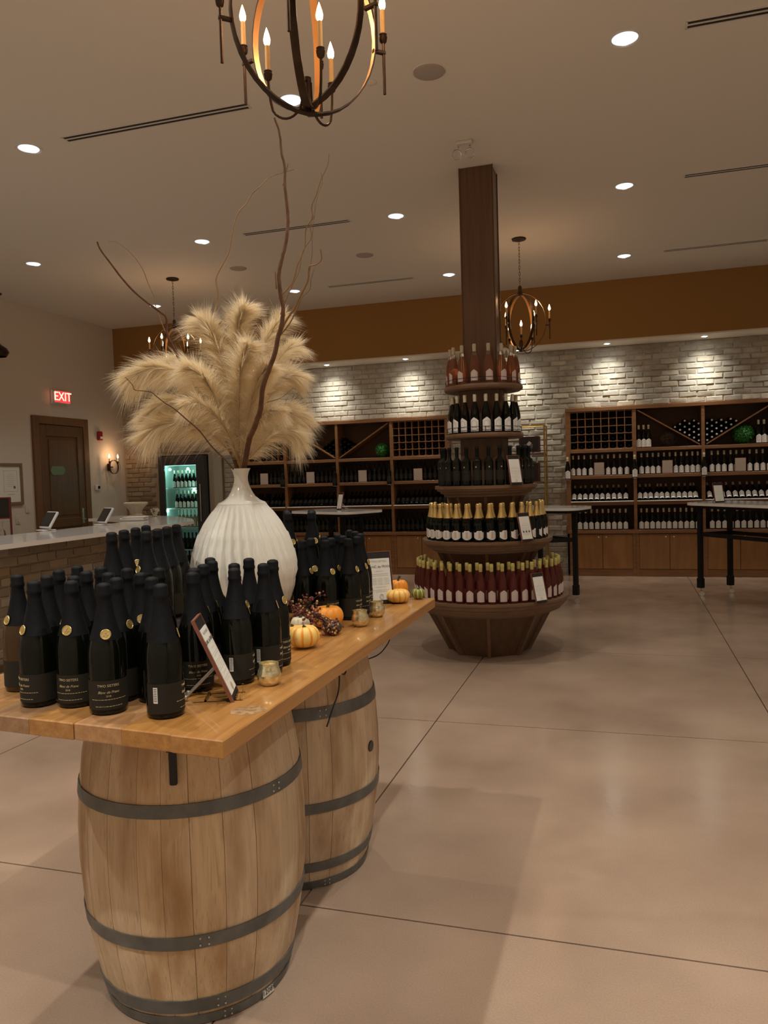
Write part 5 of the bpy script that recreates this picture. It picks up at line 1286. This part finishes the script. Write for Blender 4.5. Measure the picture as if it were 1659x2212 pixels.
PL = [
 ([(-.002, 1.655), (.020, 1.760), (.045, 1.870), (.075, 1.960), (.105, 2.010)], -.12, .105, 3800, 'cream pampas plume in front, right of centre', .16, .40),
 ([(-.002, 1.655), (-.030, 1.750), (-.075, 1.830), (-.130, 1.880), (-.175, 1.880)], -.14, .095, 3400, 'short cream pampas plume in front, low left of centre', .16, .40),
 ([(.004, 1.655), (.030, 1.740), (.065, 1.810), (.110, 1.850), (.150, 1.850)], -.13, .090, 3200, 'short cream pampas plume in front, low right of centre', .16, .40),
 ([(-.005, 1.655), (-.088, 1.765), (-.190, 1.815), (-.270, 1.815), (-.320, 1.785)], -.05, .115, 4600, 'cream pampas plume drooping lowest to the left of the vase', .22, .38),
 ([(-.004, 1.655), (-.080, 1.805), (-.185, 1.885), (-.270, 1.900), (-.330, 1.865)], .04, .115, 4200, 'cream pampas plume second lowest on the left side', .25, .50),
 ([(-.004, 1.655), (-.075, 1.860), (-.175, 1.985), (-.290, 2.025), (-.375, 1.995)], -.03, .118, 4600, 'cream pampas plume reaching farthest out to the left', .28, .50),
 ([(-.004, 1.655), (-.052, 1.860), (-.125, 2.000), (-.210, 2.060), (-.300, 2.040)], .08, .120, 3600, 'cream pampas plume arching highest on the left lobe', .30, .45),
 ([(-.004, 1.655), (-.022, 1.878), (-.055, 2.060), (-.088, 2.160), (-.118, 2.200)], .02, .120, 4200, 'cream pampas plume at the left of the tall middle lobe', .30, .35),
 ([(-.004, 1.655), (-.004, 1.895), (.004, 2.090), (.016, 2.190), (.032, 2.230)], -.04, .115, 4400, 'cream pampas plume rising highest in the middle', .30, .35),
 ([(-.001, 1.655), (.039, 1.877), (.088, 2.070), (.140, 2.170), (.175, 2.215)], .03, .100, 3200, 'cream pampas plume behind the thick branch, upper right', .34, .25),
 ([(-.001, 1.655), (.053, 1.841), (.125, 2.005), (.190, 2.100), (.235, 2.125)], .10, .100, 3400, 'cream pampas plume pointing to the upper right', .34, .30),
 ([(-.001, 1.655), (.053, 1.788), (.120, 1.920), (.175, 1.985), (.215, 1.985)], -.05, .105, 3600, 'cream pampas plume at middle height on the right', .28, .40),
 ([(.004, 1.655), (.065, 1.750), (.140, 1.835), (.195, 1.860), (.235, 1.845)], .05, .110, 3800, 'cream pampas plume reaching right above the bookcase', .25, .40),
 ([(.008, 1.655), (.060, 1.705), (.125, 1.765), (.185, 1.785), (.220, 1.755)], -.02, .090, 3000, 'cream pampas plume lowest on the right side', .25, .45),
 ([(-.004, 1.655), (.001, 1.789), (.006, 1.920), (.017, 2.020), (.040, 2.080)], -.10, .120, 4200, 'cream pampas plume in front at the centre of the bunch', .22, .35),
 ([(-.004, 1.655), (-.045, 1.790), (-.085, 1.910), (-.125, 1.985), (-.170, 2.010)], -.10, .115, 3600, 'cream pampas plume in front, left of centre', .22, .40),
]
for k, (pts, dp, fl_, n, lb, t0, sg) in enumerate(PL): plume(pts, dp, fl_ * 1.18, int(n * 1.1), lb, 100 + k, t0, sg)

def branch(pts, r0, r1, label, name='willow_branch', m=None, dep=0.0, parent=None, wig=.0, base=None):
    P = [W3(a, z, dep * (1 - (i / (len(pts) - 1)) ** (6 if parent is None else 1))) for i, (a, z) in enumerate(pts)]       # tip first
    if parent is None: base = P[-1]
    S = [p - base for p in smooth(P, 5)]; N = len(S); rr = random.Random(len(pts) * 7 + int(r0 * 1e5))
    S = [s_ + Vector((rr.uniform(-1, 1), rr.uniform(-1, 1), rr.uniform(-1, 1))) * wig for s_ in S]
    R_ = [r1 + (r0 - r1) * (i / (N - 1)) ** .8 for i in range(N)]; g = G(); g.tube(S, R_, 7)
    if parent is None:
        t = thing(name, base, label, 'branch'); o = g.build('bark', m or M_branch, t); return t, base
    o = g.build(name, m or M_twig, parent); return o, base
tb, bs = branch([(0.168, 2.887), (0.184, 2.832), (0.188, 2.772), (0.198, 2.712), (0.196, 2.652), (0.200, 2.591), (0.203, 2.536), (0.196, 2.463), (0.176, 2.391), (0.163, 2.329), (0.167, 2.268), (0.174, 2.213), (0.167, 2.158), (0.152, 2.109), (0.137, 2.047), (0.111, 1.986), (0.090, 1.925), (0.082, 1.863), (0.061, 1.802), (0.038, 1.753), (0.023, 1.691), (0.009, 1.628)], .0105, .0035, 'thick bare brown branch rising tallest out of the vase', dep=-.19, wig=.0008)
for pts, r0, r1 in (([(0.360, 2.769), (0.356, 2.736), (0.334, 2.695), (0.317, 2.648), (0.298, 2.606), (0.300, 2.570), (0.277, 2.534), (0.272, 2.473), (0.243, 2.407), (0.222, 2.347), (0.169, 2.294)], .0028, .0010),
                    ([(0.328, 2.702), (0.333, 2.671), (0.313, 2.618), (0.303, 2.563), (0.290, 2.533), (0.294, 2.497), (0.262, 2.450), (0.247, 2.383), (0.218, 2.329), (0.195, 2.281), (0.174, 2.230)], .0024, .0009),
                    ([(0.316, 2.429), (0.322, 2.398), (0.302, 2.384), (0.281, 2.382), (0.276, 2.339), (0.250, 2.291), (0.224, 2.243), (0.192, 2.201), (0.167, 2.152)], .0048, .0016),
                    ([(0.292, 2.357), (0.282, 2.327), (0.278, 2.297), (0.250, 2.273), (0.230, 2.231), (0.204, 2.188), (0.169, 2.149)], .0030, .0010),
                    ([(0.299, 2.546), (0.293, 2.485), (0.295, 2.437), (0.287, 2.381), (0.281, 2.352)], .0012, .0008),
                    ([(0.202, 1.929), (0.157, 1.898), (0.101, 1.885), (0.083, 1.863)], .0016, .0008), ([(0.211, 2.728), (0.201, 2.719)], .0022, .0010), ([(0.150, 2.344), (0.162, 2.329)], .003, .0015)):
    branch(pts, r0, r1, None, 'twig', parent=tb, base=bs, dep=-.19)
branch([(.250, 2.805), (.198, 2.788), (.152, 2.770), (.125, 2.742), (.085, 2.706), (.061, 2.667), (.031, 2.634), (.013, 2.589), (-.002, 2.531), (-.013, 2.479), (-.041, 2.427), (-.065, 2.375), (-.061, 2.317), (-.072, 2.265), (-.064, 2.156), (-.040, 1.961), (-.010, 1.640)], .0036, .0010, 'thin curving branch bending right at its top, mid ceiling', m=M_twig, dep=.06)
branch([(-.483, 2.483), (-.472, 2.454), (-.437, 2.403), (-.405, 2.357), (-.366, 2.310), (-.320, 2.269), (-.274, 2.233), (-.250, 2.209), (-.250, 2.152), (-.230, 2.101), (-.207, 2.051), (-.178, 2.000), (-.149, 1.948), (-.102, 1.863), (-.054, 1.765), (-.012, 1.640)], .0065, .0026, 'bare brown branch leaning far to the left', dep=-.03)
branch([(-.463, 2.521), (-.432, 2.519), (-.399, 2.496), (-.365, 2.459), (-.338, 2.412), (-.322, 2.363), (-.303, 2.314), (-.298, 2.278), (-.262, 2.170), (-.190, 2.02), (-.08, 1.80), (-.010, 1.640)], .0020, .0009, 'very thin twig arching above the left branch', m=M_twig, dep=.09)
branch([(-0.378, 1.965), (-0.355, 1.938), (-0.347, 1.920), (-0.298, 1.914), (-0.277, 1.898), (-0.249, 1.874), (-0.221, 1.856), (-0.177, 1.815), (-0.138, 1.778), (-0.099, 1.723), (-0.059, 1.680), (-0.019, 1.631)], .0030, .0010, 'thin wavy branch crossing the left pampas plumes', m=M_branch, dep=-.24)
